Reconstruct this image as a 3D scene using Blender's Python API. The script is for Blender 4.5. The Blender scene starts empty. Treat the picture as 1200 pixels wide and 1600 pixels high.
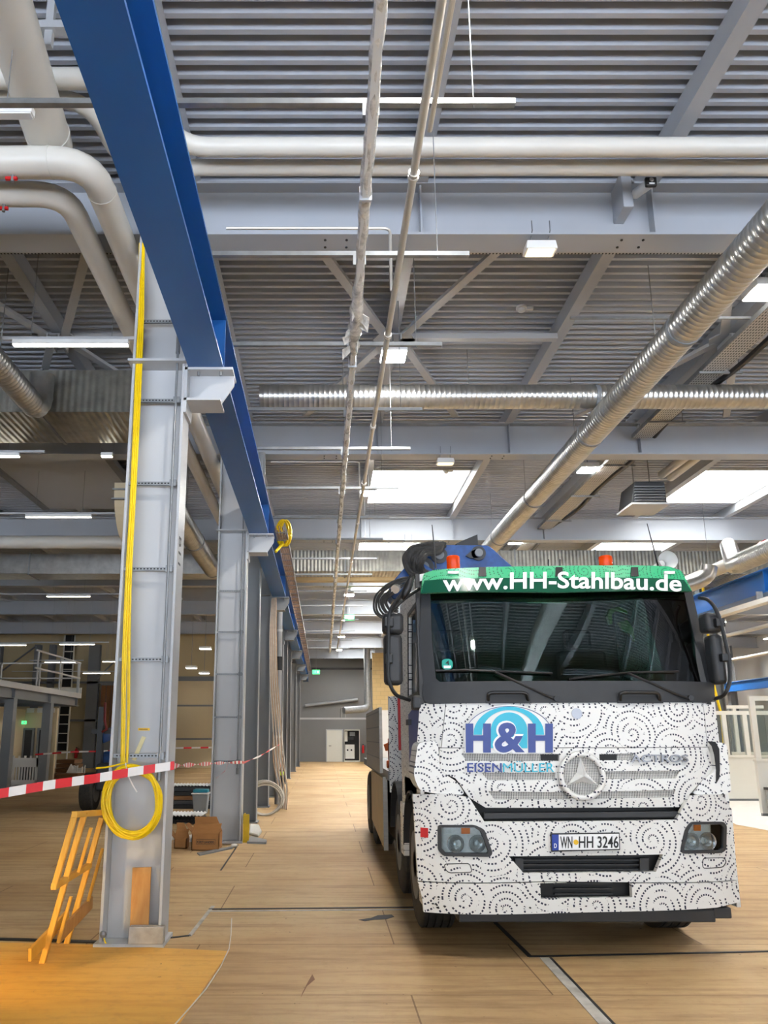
import bpy, bmesh, math, random
from math import pi, sin, cos, tan, atan, atan2, sqrt, radians, floor, hypot
from mathutils import Vector, Matrix, noise
random.seed(7)
SC = bpy.context.scene
COL = SC.collection

# ------------------------------------------------------------------ camera, sky, exposure
EYE, FPX, CX, CY = 1.65, 1200.0, 505.0, 883.0        # eye height, focal length in px, optical centre
PITCH = atan(267 / 1200)
cam_d = bpy.data.cameras.new('camera'); cam = bpy.data.objects.new('camera', cam_d); COL.objects.link(cam)
cam.location = (0, 0, EYE); cam.rotation_euler = (pi / 2 + PITCH, 0, 0)
cam_d.sensor_fit = 'AUTO'; cam_d.sensor_width = 36; cam_d.lens = 36 * FPX / 1600
cam_d.shift_x = (600 - CX) / 1600; cam_d.shift_y = (CY - 800) / 1600
cam_d.clip_start = .05; cam_d.clip_end = 300
SC.camera = cam
SC.view_settings.view_transform = 'Standard'
try: SC.view_settings.look = 'None'
except Exception: pass
SC.view_settings.gamma = 1; SC.view_settings.use_curve_mapping = False
SC.view_settings.exposure = 0.42
SKY = 1.7; SUN = 56.0; LAMP = 360.0; TUBE = 13.0
wd = bpy.data.worlds.new('sky'); SC.world = wd; wd.use_nodes = True
bg = wd.node_tree.nodes['Background']
bg.inputs[0].default_value = (.84, .92, 1.0, 1); bg.inputs[1].default_value = SKY
sun_d = bpy.data.lights.new('sun', 'SUN'); sun = bpy.data.objects.new('sun', sun_d); COL.objects.link(sun)      # added sun on the unseen yard, bounced up to the near roof
sun_d.energy = SUN; sun_d.angle = .02; sun_d.color = (1, .98, .95); sun.rotation_euler = (radians(-12), radians(10), 0)

def at(px, py, Y):
    """world point at depth Y on the sight line through photo pixel px, py"""
    u, v = (px - CX) / FPX, (CY - py) / FPX
    s = Y / (cos(PITCH) - v * sin(PITCH))
    return Vector((u * s, Y, EYE + (sin(PITCH) + v * cos(PITCH)) * s))
def atz(px, py, Z):
    u, v = (px - CX) / FPX, (CY - py) / FPX
    s = (Z - EYE) / (sin(PITCH) + v * cos(PITCH))
    return Vector((u * s, (cos(PITCH) - v * sin(PITCH)) * s, Z))

# ------------------------------------------------------------------ materials
def lin(c):
    c = c / 255
    return c / 12.92 if c <= .04045 else ((c + .055) / 1.055) ** 2.4
def rgb(r, g, b): return (lin(r), lin(g), lin(b), 1)
class NT:
    def __init__(s, name):
        s.m = bpy.data.materials.new(name); s.m.use_nodes = True
        s.t = s.m.node_tree; s.n = s.t.nodes; s.p = s.n['Principled BSDF']; s.out = s.n['Material Output']
    def new(s, kind, **kw):
        n = s.n.new(kind)
        for k, v in kw.items(): setattr(n, k, v)
        return n
    def link(s, a, b): s.t.links.new(a, b)
    def math(s, op, a, b=None, c=None):
        n = s.new('ShaderNodeMath', operation=op)
        for i, x in enumerate((a, b, c)):
            if x is None: continue
            if isinstance(x, (int, float)): n.inputs[i].default_value = x
            else: s.link(x, n.inputs[i])
        return n.outputs[0]
    def mix(s, f, a, b):
        n = s.new('ShaderNodeMix', data_type='RGBA')
        for i, x in ((0, f), (6, a), (7, b)):
            if isinstance(x, (int, float, tuple)): n.inputs[i].default_value = x
            else: s.link(x, n.inputs[i])
        return n.outputs[2]
    def coords(s, scale=(1, 1, 1), kind='Object'):
        tc = s.new('ShaderNodeTexCoord'); mp = s.new('ShaderNodeMapping'); mp.inputs[3].default_value = scale
        s.link(tc.outputs[kind], mp.inputs[0]); return mp.outputs[0]
    def noise(s, vec, scale, detail=4, rough=.55):
        n = s.new('ShaderNodeTexNoise'); n.inputs['Scale'].default_value = scale
        n.inputs['Detail'].default_value = detail; n.inputs['Roughness'].default_value = rough
        s.link(vec, n.inputs['Vector']); return n.outputs[0]
    def ramp(s, f, a, b):
        n = s.new('ShaderNodeMapRange'); n.clamp = True
        s.link(f, n.inputs[0]); n.inputs[1].default_value = a; n.inputs[2].default_value = b
        return n.outputs[0]
    def bump(s, h, strength, dist=.01):
        n = s.new('ShaderNodeBump'); n.inputs['Strength'].default_value = strength; n.inputs['Distance'].default_value = dist
        s.link(h, n.inputs['Height']); s.link(n.outputs[0], s.p.inputs['Normal'])
M = {}
def mat(key, c, rough=.5, metal=0., var=.10, scale=3., stretch=(1, 1, 1), bump=0., c2=None, bscale=None):
    """painted / bare surface whose colour drifts a little with noise"""
    k = NT(key); p = k.p
    v = k.coords(stretch)
    f = k.ramp(k.noise(v, scale), .3, .7)
    a = rgb(*c); b = rgb(*c2) if c2 else tuple(x * (1 - var) for x in a[:3]) + (1,)
    k.link(k.mix(f, a, b), p.inputs['Base Color'])
    p.inputs['Roughness'].default_value = rough; p.inputs['Metallic'].default_value = metal
    if bump: k.bump(k.noise(v, bscale or scale * 6), bump)
    M[key] = k.m; return k.m
def emit(key, c, strength):
    k = NT(key); k.p.inputs['Base Color'].default_value = rgb(*c)
    k.p.inputs['Emission Color'].default_value = rgb(*c); k.p.inputs['Emission Strength'].default_value = strength
    M[key] = k.m; return k.m

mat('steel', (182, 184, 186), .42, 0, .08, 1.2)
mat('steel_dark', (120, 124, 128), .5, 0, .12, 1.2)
mat('beam', (172, 176, 182), .45, 0, .07, .8)
mat('deck', (178, 182, 190), .4, 0, .06, .5)
mat('blue', (24, 88, 156), .38, 0, .10, 1.5)
mat('blue_crane', (28, 82, 150), .4, 0, .25, 6, c2=(14, 50, 100))
mat('pipe', (214, 210, 200), .38, 0, .06, 1.5)
mat('pipe_grey', (150, 152, 154), .4, 0, .06, 2)
mat('zinc', (150, 153, 155), .5, .6, .25, 9)
mat('zinc_duct', (205, 205, 202), .3, .9, .28, 5)
mat('stainless', (216, 212, 204), .34, .6, .12, 6)
mat('cable_yellow', (255, 216, 0), .42, 0, .12, 14)
mat('cable_white', (206, 200, 188), .5, 0, .2, 12)
mat('cable_tan', (190, 160, 130), .6, 0, .25, 10)
mat('cream', (206, 190, 156), .6, 0, .06, .8)
mat('wall_grey', (118, 119, 120), .6, 0, .08, .5)
mat('wall_white', (224, 225, 224), .6, 0, .04, .6)
mat('wall_beige', (196, 180, 142), .65, 0, .06, .5)
mat('white', (232, 232, 229), .4, 0, .04, 4)
mat('white_panel', (220, 219, 210), .5, 0, .05, 1)
mat('black', (22, 23, 25), .42, 0, .2, 8)
mat('black_soft', (44, 46, 49), .5, 0, .15, 10, bump=.1, bscale=300)
mat('rubber', (30, 31, 33), .75, 0, .35, 20, c2=(52, 50, 46), bump=.2)
mat('recess', (12, 13, 15), .6, 0, .1, 8)
mat('red', (196, 22, 28), .4, 0, .15, 8)
mat('red_dark', (120, 30, 26), .5, 0, .3, 12)
mat('orange_paint', (200, 96, 40), .5, 0, .3, 12)
mat('tape_red', (222, 22, 34), .4, 0, .05, 8)
mat('tape_white', (240, 236, 232), .4, 0, .05, 8)
mat('plank', (196, 144, 76), .6, 0, .2, 4, (6, 6, 1), .1, (180, 122, 58))
mat('yellow_wood', (242, 186, 74), .55, 0, .2, 5, (8, 1, 1), .1, (226, 160, 48))
mat('yellow_paint', (222, 184, 20), .5, 0, .2, 6)
mat('carton', (168, 118, 66), .8, 0, .15, 6, (1, 1, 6), .1)
mat('carton_light', (205, 188, 160), .8, 0, .2, 6)
mat('paper', (226, 222, 214), .8, 0, .1, 6)
mat('grey_plastic', (140, 148, 154), .5, 0, .06, 6)
mat('teal', (30, 140, 160), .45, 0, .1, 6)
mat('brown_wood', (132, 92, 56), .7, 0, .3, 5, (1, 8, 8))
mat('alu', (168, 166, 160), .42, .4, .2, 4, (1, 4, 8))
mat('tan_panel', (196, 172, 128), .45, .1, .15, 3)
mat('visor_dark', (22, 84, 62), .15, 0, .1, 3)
mat('vest', (196, 226, 12), .6, 0, .2, 9)
mat('seat_cloth', (40, 43, 50), .8, 0, .3, 12)
mat('mirror_glass', (150, 155, 160), .05, 1, .02, 4)
mat('chrome', (226, 228, 231), .2, .75, .05, 8)
mat('lens_back', (236, 237, 238), .3, .1, .22, 40)
mat('indicator', (250, 128, 20), .3, 0, .1, 20)
mat('logo_blue', (36, 62, 140), .35, 0, .08, 3)
mat('logo_cyan', (30, 178, 208), .35, 0, .08, 3)
mat('text_white', (245, 245, 245), .4, 0, .02, 3)
mat('text_black', (24, 24, 28), .5, 0, .05, 3)
mat('badge_silver', (150, 152, 158), .3, .5, .06, 8)
mat('label_yellow', (240, 190, 30), .5, 0, .1, 8)
mat('tape_cream', (226, 216, 164), .5, 0, .12, 8)
mat('sticker_green', (34, 168, 150), .5, 0, .1, 9)
mat('plate_blue', (24, 60, 160), .4, 0, .05, 8)
mat('ground_out', (168, 178, 194), .8, 0, .1, .4)
mat('dust', (200, 196, 188), .8, 0, .2, 5, c2=(150, 146, 138))
emit('lamp_on', (255, 251, 246), LAMP)
emit('lamp_far', (255, 251, 246), 14)
emit('lamp_soft', (255, 236, 196), 1.1)
emit('tube_on', (255, 246, 226), TUBE)
emit('exit_on', (70, 220, 130), 1.6)

def floor_mat(key, a, b, c, seams=True):
    k = NT(key); p = k.p
    v = k.coords()
    n1 = k.ramp(k.noise(v, .55, 5), .35, .68)
    n2 = k.ramp(k.noise(k.coords((.5, 5, 1)), 1.8, 7, .7), .46, .66)
    n3 = k.ramp(k.noise(v, 9, 6, .7), .52, .74)
    col = k.mix(n1, rgb(*a), rgb(*b))
    col = k.mix(k.math('MULTIPLY', n2, .55), col, rgb(*c))
    col = k.mix(k.math('MULTIPLY', n3, .3), col, rgb(150, 116, 70))
    spots = k.ramp(k.noise(v, 16, 2), .74, .77)
    col = k.mix(k.math('MULTIPLY', spots, .7), col, rgb(70, 44, 24))
    if seams:
        br = k.new('ShaderNodeTexBrick'); br.offset = .37
        for i, x in (('Color1', (1, 1, 1, 1)), ('Color2', (.86, .85, .84, 1)), ('Mortar', (.42, .37, .32, 1))): br.inputs[i].default_value = x
        br.inputs['Scale'].default_value = 1; br.inputs['Mortar Size'].default_value = .006
        br.inputs['Brick Width'].default_value = 2.5; br.inputs['Row Height'].default_value = 1.25
        k.link(v, br.inputs['Vector'])
        mx = k.new('ShaderNodeMix', data_type='RGBA', blend_type='MULTIPLY'); mx.inputs[0].default_value = 1
        k.link(col, mx.inputs[6]); k.link(br.outputs[0], mx.inputs[7]); col = mx.outputs[2]
    k.link(col, p.inputs['Base Color'])
    p.inputs['Roughness'].default_value = .62; p.inputs['Specular IOR Level'].default_value = .3
    k.bump(k.noise(k.coords((1, 8, 1)), 8, 5), .08)
    M[key] = k.m
floor_mat('floor', (204, 174, 128), (180, 146, 98), (136, 102, 64))
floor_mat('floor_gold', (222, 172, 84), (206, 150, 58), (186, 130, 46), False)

def swirl_mat(key, ax, white=(228, 227, 223), ink=(30, 34, 58), cell=.36, ring=.047):
    """white vehicle wrap covered with spirals of small dark dashes; ax picks the two axes it runs over"""
    k = NT(key); p = k.p
    tc = k.new('ShaderNodeTexCoord'); sp = k.new('ShaderNodeSeparateXYZ'); k.link(tc.outputs['Object'], sp.inputs[0])
    cb = k.new('ShaderNodeCombineXYZ'); k.link(sp.outputs[ax[0]], cb.inputs[0]); k.link(sp.outputs[ax[1]], cb.inputs[1])
    sc = k.new('ShaderNodeVectorMath', operation='SCALE'); k.link(cb.outputs[0], sc.inputs[0]); sc.inputs[3].default_value = 1 / cell
    vo = k.new('ShaderNodeTexVoronoi'); vo.voronoi_dimensions = '2D'; vo.inputs['Scale'].default_value = 1; vo.inputs['Randomness'].default_value = .8
    k.link(sc.outputs[0], vo.inputs['Vector'])
    df = k.new('ShaderNodeVectorMath', operation='SUBTRACT'); k.link(sc.outputs[0], df.inputs[0]); k.link(vo.outputs['Position'], df.inputs[1])
    s2 = k.new('ShaderNodeSeparateXYZ'); k.link(df.outputs[0], s2.inputs[0])
    r = k.math('SQRT', k.math('ADD', k.math('MULTIPLY', s2.outputs[0], s2.outputs[0]), k.math('MULTIPLY', s2.outputs[1], s2.outputs[1])))
    th = k.math('DIVIDE', k.math('ARCTAN2', s2.outputs[1], s2.outputs[0]), 2 * pi)
    q = k.math('ADD', k.math('DIVIDE', r, ring / cell), k.math('ADD', th, .5))
    line = k.math('LESS_THAN', k.math('ABSOLUTE', k.math('SUBTRACT', k.math('FRACT', q), .5)), .145)
    idx = k.math('FLOOR', q)
    arc = k.math('MULTIPLY', th, k.math('ADD', k.math('MULTIPLY', idx, 11), 4))
    dash = k.math('GREATER_THAN', k.math('FRACT', k.math('ADD', arc, 100)), .40)
    gap = k.math('GREATER_THAN', k.noise(sc.outputs[0], 5, 1), .44)
    m = k.math('MULTIPLY', k.math('MULTIPLY', line, dash), gap)
    dirt = k.ramp(k.noise(tc.outputs['Object'], 2.5, 5), .5, .8)
    base = k.mix(k.math('MULTIPLY', dirt, .25), rgb(*white), rgb(206, 198, 184))
    k.link(k.mix(m, base, rgb(*ink)), p.inputs['Base Color'])
    p.inputs['Roughness'].default_value = .32
    M[key] = k.m
swirl_mat('wrap_front', (0, 2)); swirl_mat('wrap_side', (1, 2)); swirl_mat('wrap_top', (0, 1))
swirl_mat('wrap_green', (0, 2), (60, 176, 122), (22, 96, 66), .3, .034)

def ribbed_mat():          # galvanised sheet with pressed vertical ribs
    k = NT('ribbed'); v = k.coords()
    w = k.new('ShaderNodeTexWave'); w.inputs['Scale'].default_value = 3.2; w.bands_direction = 'X'; k.link(v, w.inputs['Vector'])
    k.link(k.mix(k.ramp(k.noise(v, 4), .3, .7), rgb(176, 174, 164), rgb(140, 140, 134)), k.p.inputs['Base Color'])
    k.p.inputs['Metallic'].default_value = .75; k.p.inputs['Roughness'].default_value = .35
    k.bump(w.outputs[1], .5, .02); M['ribbed'] = k.m
ribbed_mat()
def mesh_mat():            # painted expanded-metal grille
    k = NT('grille_mesh'); v = k.coords((110, 110, 110)); sp = k.new('ShaderNodeSeparateXYZ'); k.link(v, sp.inputs[0])
    a = k.math('SINE', k.math('MULTIPLY', k.math('ADD', sp.outputs[0], k.math('MULTIPLY', sp.outputs[2], 1.6)), 2.2))
    b = k.math('SINE', k.math('MULTIPLY', k.math('SUBTRACT', sp.outputs[0], k.math('MULTIPLY', sp.outputs[2], 1.6)), 2.2))
    h = k.math('GREATER_THAN', k.math('MULTIPLY', a, b), .02)
    k.link(k.mix(h, rgb(224, 222, 216), rgb(40, 40, 42)), k.p.inputs['Base Color']); k.p.inputs['Roughness'].default_value = .45
    M['grille_mesh'] = k.m
mesh_mat()
def perf_mat():            # perforated tray
    k = NT('perforated'); v = k.coords((26, 14, 1)); sp = k.new('ShaderNodeSeparateXYZ'); k.link(v, sp.inputs[0])
    a = k.math('GREATER_THAN', k.math('FRACT', sp.outputs[0]), .55); b = k.math('GREATER_THAN', k.math('FRACT', sp.outputs[1]), .4)
    k.link(k.mix(k.math('MULTIPLY', a, b), rgb(176, 176, 176), rgb(40, 42, 44)), k.p.inputs['Base Color'])
    k.p.inputs['Metallic'].default_value = .4; k.p.inputs['Roughness'].default_value = .4; M['perforated'] = k.m
perf_mat()
def brick_mat():
    k = NT('brick_beige'); tc = k.new('ShaderNodeTexCoord'); sp = k.new('ShaderNodeSeparateXYZ'); k.link(tc.outputs['Object'], sp.inputs[0])
    cb = k.new('ShaderNodeCombineXYZ'); k.link(sp.outputs[0], cb.inputs[0]); k.link(sp.outputs[2], cb.inputs[1])
    br = k.new('ShaderNodeTexBrick'); br.inputs['Scale'].default_value = 1
    br.inputs['Color1'].default_value = rgb(205, 180, 128); br.inputs['Color2'].default_value = rgb(196, 170, 118); br.inputs['Mortar'].default_value = rgb(180, 158, 112)
    br.inputs['Brick Width'].default_value = .5; br.inputs['Row Height'].default_value = .25; br.inputs['Mortar Size'].default_value = .012
    k.link(cb.outputs[0], br.inputs['Vector']); k.link(br.outputs[0], k.p.inputs['Base Color']); k.p.inputs['Roughness'].default_value = .7
    M['brick_beige'] = k.m
brick_mat()
def glass_mat(key, tint, gl=1.5):
    k = NT(key); k.n.remove(k.p)
    tr = k.new('ShaderNodeBsdfTransparent'); tr.inputs[0].default_value = rgb(*tint)
    g = k.new('ShaderNodeBsdfGlossy'); g.inputs['Roughness'].default_value = .02
    fr = k.new('ShaderNodeFresnel'); fr.inputs[0].default_value = gl
    mx = k.new('ShaderNodeMixShader'); k.link(fr.outputs[0], mx.inputs[0]); k.link(tr.outputs[0], mx.inputs[1]); k.link(g.outputs[0], mx.inputs[2])
    k.link(mx.outputs[0], k.out.inputs[0]); M[key] = k.m
glass_mat('glass', (150, 194, 180), 1.75); glass_mat('glass_clear', (238, 242, 242), 1.45); glass_mat('glass_green', (40, 120, 86), 1.5)
def wrap_mat():            # crumpled clear packing film
    k = NT('film'); k.p.inputs['Base Color'].default_value = rgb(238, 234, 226); k.p.inputs['Roughness'].default_value = .18
    v = k.coords(); h = k.noise(v, 22, 5); k.bump(h, .8, .02)
    k.link(k.ramp(k.noise(v, 14), .0, .6), k.p.inputs['Alpha']); M['film'] = k.m
wrap_mat()
def dome_mat():            # opal rooflight sheet
    k = NT('opal'); k.n.remove(k.p)
    a = k.new('ShaderNodeBsdfTranslucent'); a.inputs[0].default_value = (.9, .92, .94, 1); b = k.new('ShaderNodeBsdfTransparent')
    mx = k.new('ShaderNodeMixShader'); mx.inputs[0].default_value = .0; k.link(a.outputs[0], mx.inputs[1]); k.link(b.outputs[0], mx.inputs[2])
    k.link(mx.outputs[0], k.out.inputs[0]); M['opal'] = k.m
dome_mat()
def amber_mat():
    k = NT('amber'); k.p.inputs['Base Color'].default_value = rgb(255, 84, 10); k.p.inputs['Roughness'].default_value = .15
    k.p.inputs['Transmission Weight'].default_value = .45; M['amber'] = k.m
amber_mat()

# ------------------------------------------------------------------ mesh builder
def V(*a): return Vector(a[0] if len(a) == 1 else a)
def frame(d, up=None):
    d = d.normalized()
    u = Vector(up) if up is not None else (Vector((0, 0, 1)) if abs(d.z) < .95 else Vector((0, 1, 0)))
    s = d.cross(u).normalized(); return s, s.cross(d).normalized()
class MB:
    def __init__(s): s.v = []; s.f = []; s.mi = []
    def face(s, ids, m=0): s.f.append(tuple(ids)); s.mi.append(m)
    def add(s, verts, faces, m=0):
        o = len(s.v); s.v += [Vector(p) for p in verts]
        for f in faces: s.face([i + o for i in f], m)
        return s
    def box(s, x0, y0, z0, x1, y1, z1, m=0):
        x0, x1 = sorted((x0, x1)); y0, y1 = sorted((y0, y1)); z0, z1 = sorted((z0, z1))
        return s.add([(x0, y0, z0), (x1, y0, z0), (x1, y1, z0), (x0, y1, z0), (x0, y0, z1), (x1, y0, z1), (x1, y1, z1), (x0, y1, z1)],
                     [(0, 3, 2, 1), (4, 5, 6, 7), (0, 1, 5, 4), (1, 2, 6, 5), (2, 3, 7, 6), (3, 0, 4, 7)], m)
    def sect(s, prof, p, q, up=None, m=0):
        """extrude a closed 2-D profile (side, up) from p to q"""
        p, q = V(p), V(q); a, b = frame(q - p, up); n = len(prof)
        vs = [p + a * x + b * y for x, y in prof] + [q + a * x + b * y for x, y in prof]
        fs = [(i, (i + 1) % n, n + (i + 1) % n, n + i) for i in range(n)]
        return s.add(vs, fs + [tuple(range(n))[::-1], tuple(range(n, 2 * n))], m)
    def bar(s, p, q, w, h, up=None, m=0):
        return s.sect([(-w / 2, -h / 2), (w / 2, -h / 2), (w / 2, h / 2), (-w / 2, h / 2)], p, q, up, m)
    def ibeam(s, p, q, h, w, tf=.02, tw=.014, up=None, m=0):
        """I section, p-q runs along the middle of the lower flange's underside"""
        a, b = w / 2, tw / 2
        return s.sect([(-a, 0), (a, 0), (a, tf), (b, tf), (b, h - tf), (a, h - tf), (a, h), (-a, h), (-a, h - tf), (-b, h - tf), (-b, tf), (-a, tf)], p, q, up, m)
    def cyl(s, p, q, r, n=14, r2=None, m=0, caps=True):
        p, q = V(p), V(q); a, b = frame(q - p); r2 = r if r2 is None else r2
        vs = [p + (a * cos(t) + b * sin(t)) * r for t in (2 * pi * i / n for i in range(n))] + [q + (a * cos(t) + b * sin(t)) * r2 for t in (2 * pi * i / n for i in range(n))]
        fs = [(i, (i + 1) % n, n + (i + 1) % n, n + i) for i in range(n)]
        if caps: fs += [tuple(range(n))[::-1], tuple(range(n, 2 * n))]
        return s.add(vs, fs, m)
    def lathe(s, p, q, prof, n=24, m=0, open_end=False):
        """surface of revolution about p-q; prof = (distance along, radius)"""
        p, q = V(p), V(q); d = (q - p).normalized(); a, b = frame(d); o = len(s.v)
        for t, r in prof:
            s.v += [p + d * t + (a * cos(2 * pi * i / n) + b * sin(2 * pi * i / n)) * r for i in range(n)]
        for j in range(len(prof) - 1):
            for i in range(n): s.face((o + j * n + i, o + j * n + (i + 1) % n, o + (j + 1) * n + (i + 1) % n, o + (j + 1) * n + i), m)
        s.face([o + i for i in range(n)][::-1], m)
        if not open_end: s.face([o + (len(prof) - 1) * n + i for i in range(n)], m)
        return s
    def tube(s, pts, r, n=8, closed=False, m=0, flat=None):
        pts = [V(p) for p in pts]; o = len(s.v); k = len(pts); a = None
        for i, p in enumerate(pts):
            if closed: d = pts[(i + 1) % k] - pts[i - 1]
            else: d = pts[min(i + 1, k - 1)] - pts[max(i - 1, 0)]
            d.normalize()
            if a is None: a = frame(d)[0]
            a = (a - d * a.dot(d))
            if a.length < 1e-6: a = frame(d)[0]
            a.normalize(); b = d.cross(a); rr = r[i] if isinstance(r, (list, tuple)) else r
            s.v += [p + (a * cos(2 * pi * j / n) + b * sin(2 * pi * j / n)) * rr for j in range(n)]
        for i in range(k if closed else k - 1):
            i2 = (i + 1) % k
            for j in range(n): s.face((o + i * n + j, o + i * n + (j + 1) % n, o + i2 * n + (j + 1) % n, o + i2 * n + j), m)
        if not closed:
            s.face([o + j for j in range(n)][::-1], m); s.face([o + (k - 1) * n + j for j in range(n)], m)
        return s
    def prism(s, pts, off, m=0):
        """closed planar outline pts (3-D) pushed out by vector off"""
        pts = [V(p) for p in pts]; off = V(off); n = len(pts)
        return s.add(pts + [p + off for p in pts], [tuple(range(n))[::-1], tuple(range(n, 2 * n))] + [(i, (i + 1) % n, n + (i + 1) % n, n + i) for i in range(n)], m)
    def ball(s, c, r, n=12, m=0, sc=(1, 1, 1)):
        c = V(c); o = len(s.v)
        for j in range(1, n // 2):
            t = pi * j / (n // 2)
            s.v += [c + Vector((sin(t) * cos(2 * pi * i / n) * r * sc[0], sin(t) * sin(2 * pi * i / n) * r * sc[1], cos(t) * r * sc[2])) for i in range(n)]
        s.v += [c + Vector((0, 0, r * sc[2])), c - Vector((0, 0, r * sc[2]))]; k = n // 2 - 1
        for j in range(k - 1):
            for i in range(n): s.face((o + j * n + i, o + (j + 1) * n + i, o + (j + 1) * n + (i + 1) % n, o + j * n + (i + 1) % n), m)
        for i in range(n):
            s.face((o + k * n, o + i, o + (i + 1) % n), m); s.face((o + k * n + 1, o + (k - 1) * n + (i + 1) % n, o + (k - 1) * n + i), m)
        return s
    def build(s, name, mt, parent=None, smooth=35, bevel=0, sub=0):
        me = bpy.data.meshes.new(name); o = bpy.data.objects.new(name, me); COL.objects.link(o)
        if parent is not None:
            o.parent = parent; org = wloc(parent)
        else:
            xs = [p.x for p in s.v]; ys = [p.y for p in s.v]; zs = [p.z for p in s.v]
            org = Vector(((min(xs) + max(xs)) / 2, (min(ys) + max(ys)) / 2, min(zs))); o.location = org
        me.from_pydata([p - org for p in s.v], [], s.f)
        for x in (mt if isinstance(mt, (list, tuple)) else [mt]): me.materials.append(M[x])
        me.polygons.foreach_set('material_index', s.mi)
        bm = bmesh.new(); bm.from_mesh(me); bmesh.ops.recalc_face_normals(bm, faces=bm.faces); bm.to_mesh(me); bm.free()
        if smooth:
            me.polygons.foreach_set('use_smooth', [True] * len(me.polygons)); me.set_sharp_from_angle(angle=radians(smooth))
        if bevel:
            b = o.modifiers.new('bevel', 'BEVEL'); b.width = bevel; b.segments = 2; b.limit_method = 'ANGLE'; b.angle_limit = radians(40)
        return o
    def parts(s, name, mt, parent, **kw):
        """like build, but every loose piece becomes an object of its own"""
        up = list(range(len(s.v)))
        def root(i):
            while up[i] != i: up[i] = up[up[i]]; i = up[i]
            return i
        for f in s.f:
            for i in f[1:]: up[root(i)] = root(f[0])
        groups = {}
        for f, m in zip(s.f, s.mi): groups.setdefault(root(f[0]), []).append((f, m))
        for fs in groups.values():
            ids = sorted({i for f, _ in fs for i in f}); at_ = {i: k for k, i in enumerate(ids)}
            b = MB(); b.v = [s.v[i] for i in ids]
            for f, m in fs: b.face([at_[i] for i in f], m)
            b.build(name, mt, parent, **kw)
def wloc(o):
    p = Vector(o.location)
    while o.parent: o = o.parent; p += Vector(o.location)
    return p
def tag(o, label, cat, group=None, kind='thing'):
    o['label'] = label; o['category'] = cat; o['kind'] = kind
    if group: o['group'] = group
    return o
def thing(name, label, cat, loc, group=None):
    o = bpy.data.objects.new(name, None); o.empty_display_size = .1; COL.objects.link(o); o.location = loc
    return tag(o, label, cat, group)
def struct(o): o['kind'] = 'structure'; return o
def dup(root, loc, label=None):
    r = root.copy(); COL.objects.link(r); r.location = loc
    if label: r['label'] = label
    for ch in list(root.children):
        c = ch.copy(); COL.objects.link(c); c.parent = r
        for g in list(ch.children):
            d = g.copy(); COL.objects.link(d); d.parent = c
    return r
ORD = ['first', 'second', 'third', 'fourth', 'fifth', 'sixth', 'seventh', 'eighth', 'ninth', 'tenth', 'eleventh', 'twelfth', 'thirteenth', 'fourteenth', 'fifteenth', 'sixteenth', 'seventeenth', 'eighteenth']
def text_mesh(body, bold=.0, ext=.0):
    cu = bpy.data.curves.new('lettering', 'FONT'); cu.body = body; cu.offset = bold; cu.extrude = ext; cu.resolution_u = 4
    o = bpy.data.objects.new('lettering', cu); COL.objects.link(o)
    dg = bpy.context.evaluated_depsgraph_get()
    me = bpy.data.meshes.new_from_object(o.evaluated_get(dg))
    vs = [tuple(v.co) for v in me.vertices]; fs = [tuple(p.vertices) for p in me.polygons]
    bpy.data.objects.remove(o); bpy.data.curves.remove(cu); bpy.data.meshes.remove(me)
    x0, x1 = min(v[0] for v in vs), max(v[0] for v in vs); y0, y1 = min(v[1] for v in vs), max(v[1] for v in vs)
    return [((v[0] - x0) / (x1 - x0), (v[1] - y0) / (y1 - y0), v[2]) for v in vs], fs
TEXTS = {k: text_mesh(k, b, .004) for k, b in (('www.HH-Stahlbau.de', .018), ('&', .03), ('EISEN', .014), ('MÜLLER', .0), ('ACTROS', .01), ('WN', .012), ('HH 3246', .012), ('B11', .0), ('FÜRST-SANDERS', .01), ('D', .01), ('4', .01), ('ZZ', .0))}
TEXTS['&&'] = text_mesh('&', .075, .004)
def letters(mb, body, f, m=0, back=(0, .003, 0)):
    """put a text on a surface: f(u, v) gives the surface point; back points into the surface"""
    vs, fs = TEXTS[body]
    mb.add([f(u, v) + (Vector(back) if z < 0 else Vector((0, 0, 0))) for u, v, z in vs], fs, m)

# ------------------------------------------------------------------ the hall: floor, roof, walls
Y0, Y1, XL, XR = -8.5, 52.0, -22.0, 25.0
struct(MB().box(XL, Y0, -.2, XR, Y1, 0).build('floor', 'floor', smooth=0))
struct(MB().box(-60, -70, -.3, 60, Y0, -.02).build('ground', 'ground_out', smooth=0))  # unseen yard, added to bounce sunlight onto the near roof
ZD = 7.42                                                # underside of the trapezoidal roof sheet
LIGHTS = [(1.10, 3.26), (8.2, 10.4)]                       # rooflight strips (x) ...
RY = [16.2 + 6.2 * k for k in range(6)]                   # ... and where each starts (y)
def deck():
    mb = MB(); y = Y0; P = .15
    while y < Y1:
        holes = [h for h in LIGHTS if any(r - P < y < r + 2.4 for r in RY)]
        xs = [XL]
        for a, b in holes: xs += [a, b]
        xs.append(XR)
        for i in range(0, len(xs), 2):
            a, b = xs[i], xs[i + 1]
            pr = [(y, ZD), (y + .048, ZD), (y + .064, ZD + .1), (y + .134, ZD + .1), (y + P, ZD)]
            vs = [(x, p, z) for x in (a, b) for p, z in pr]
            mb.add(vs, [(j, j + 1, j + 6, j + 5) for j in range(4)])
        y += P
    return mb.build('ceiling', 'deck', smooth=0)
struct(deck())
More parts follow.
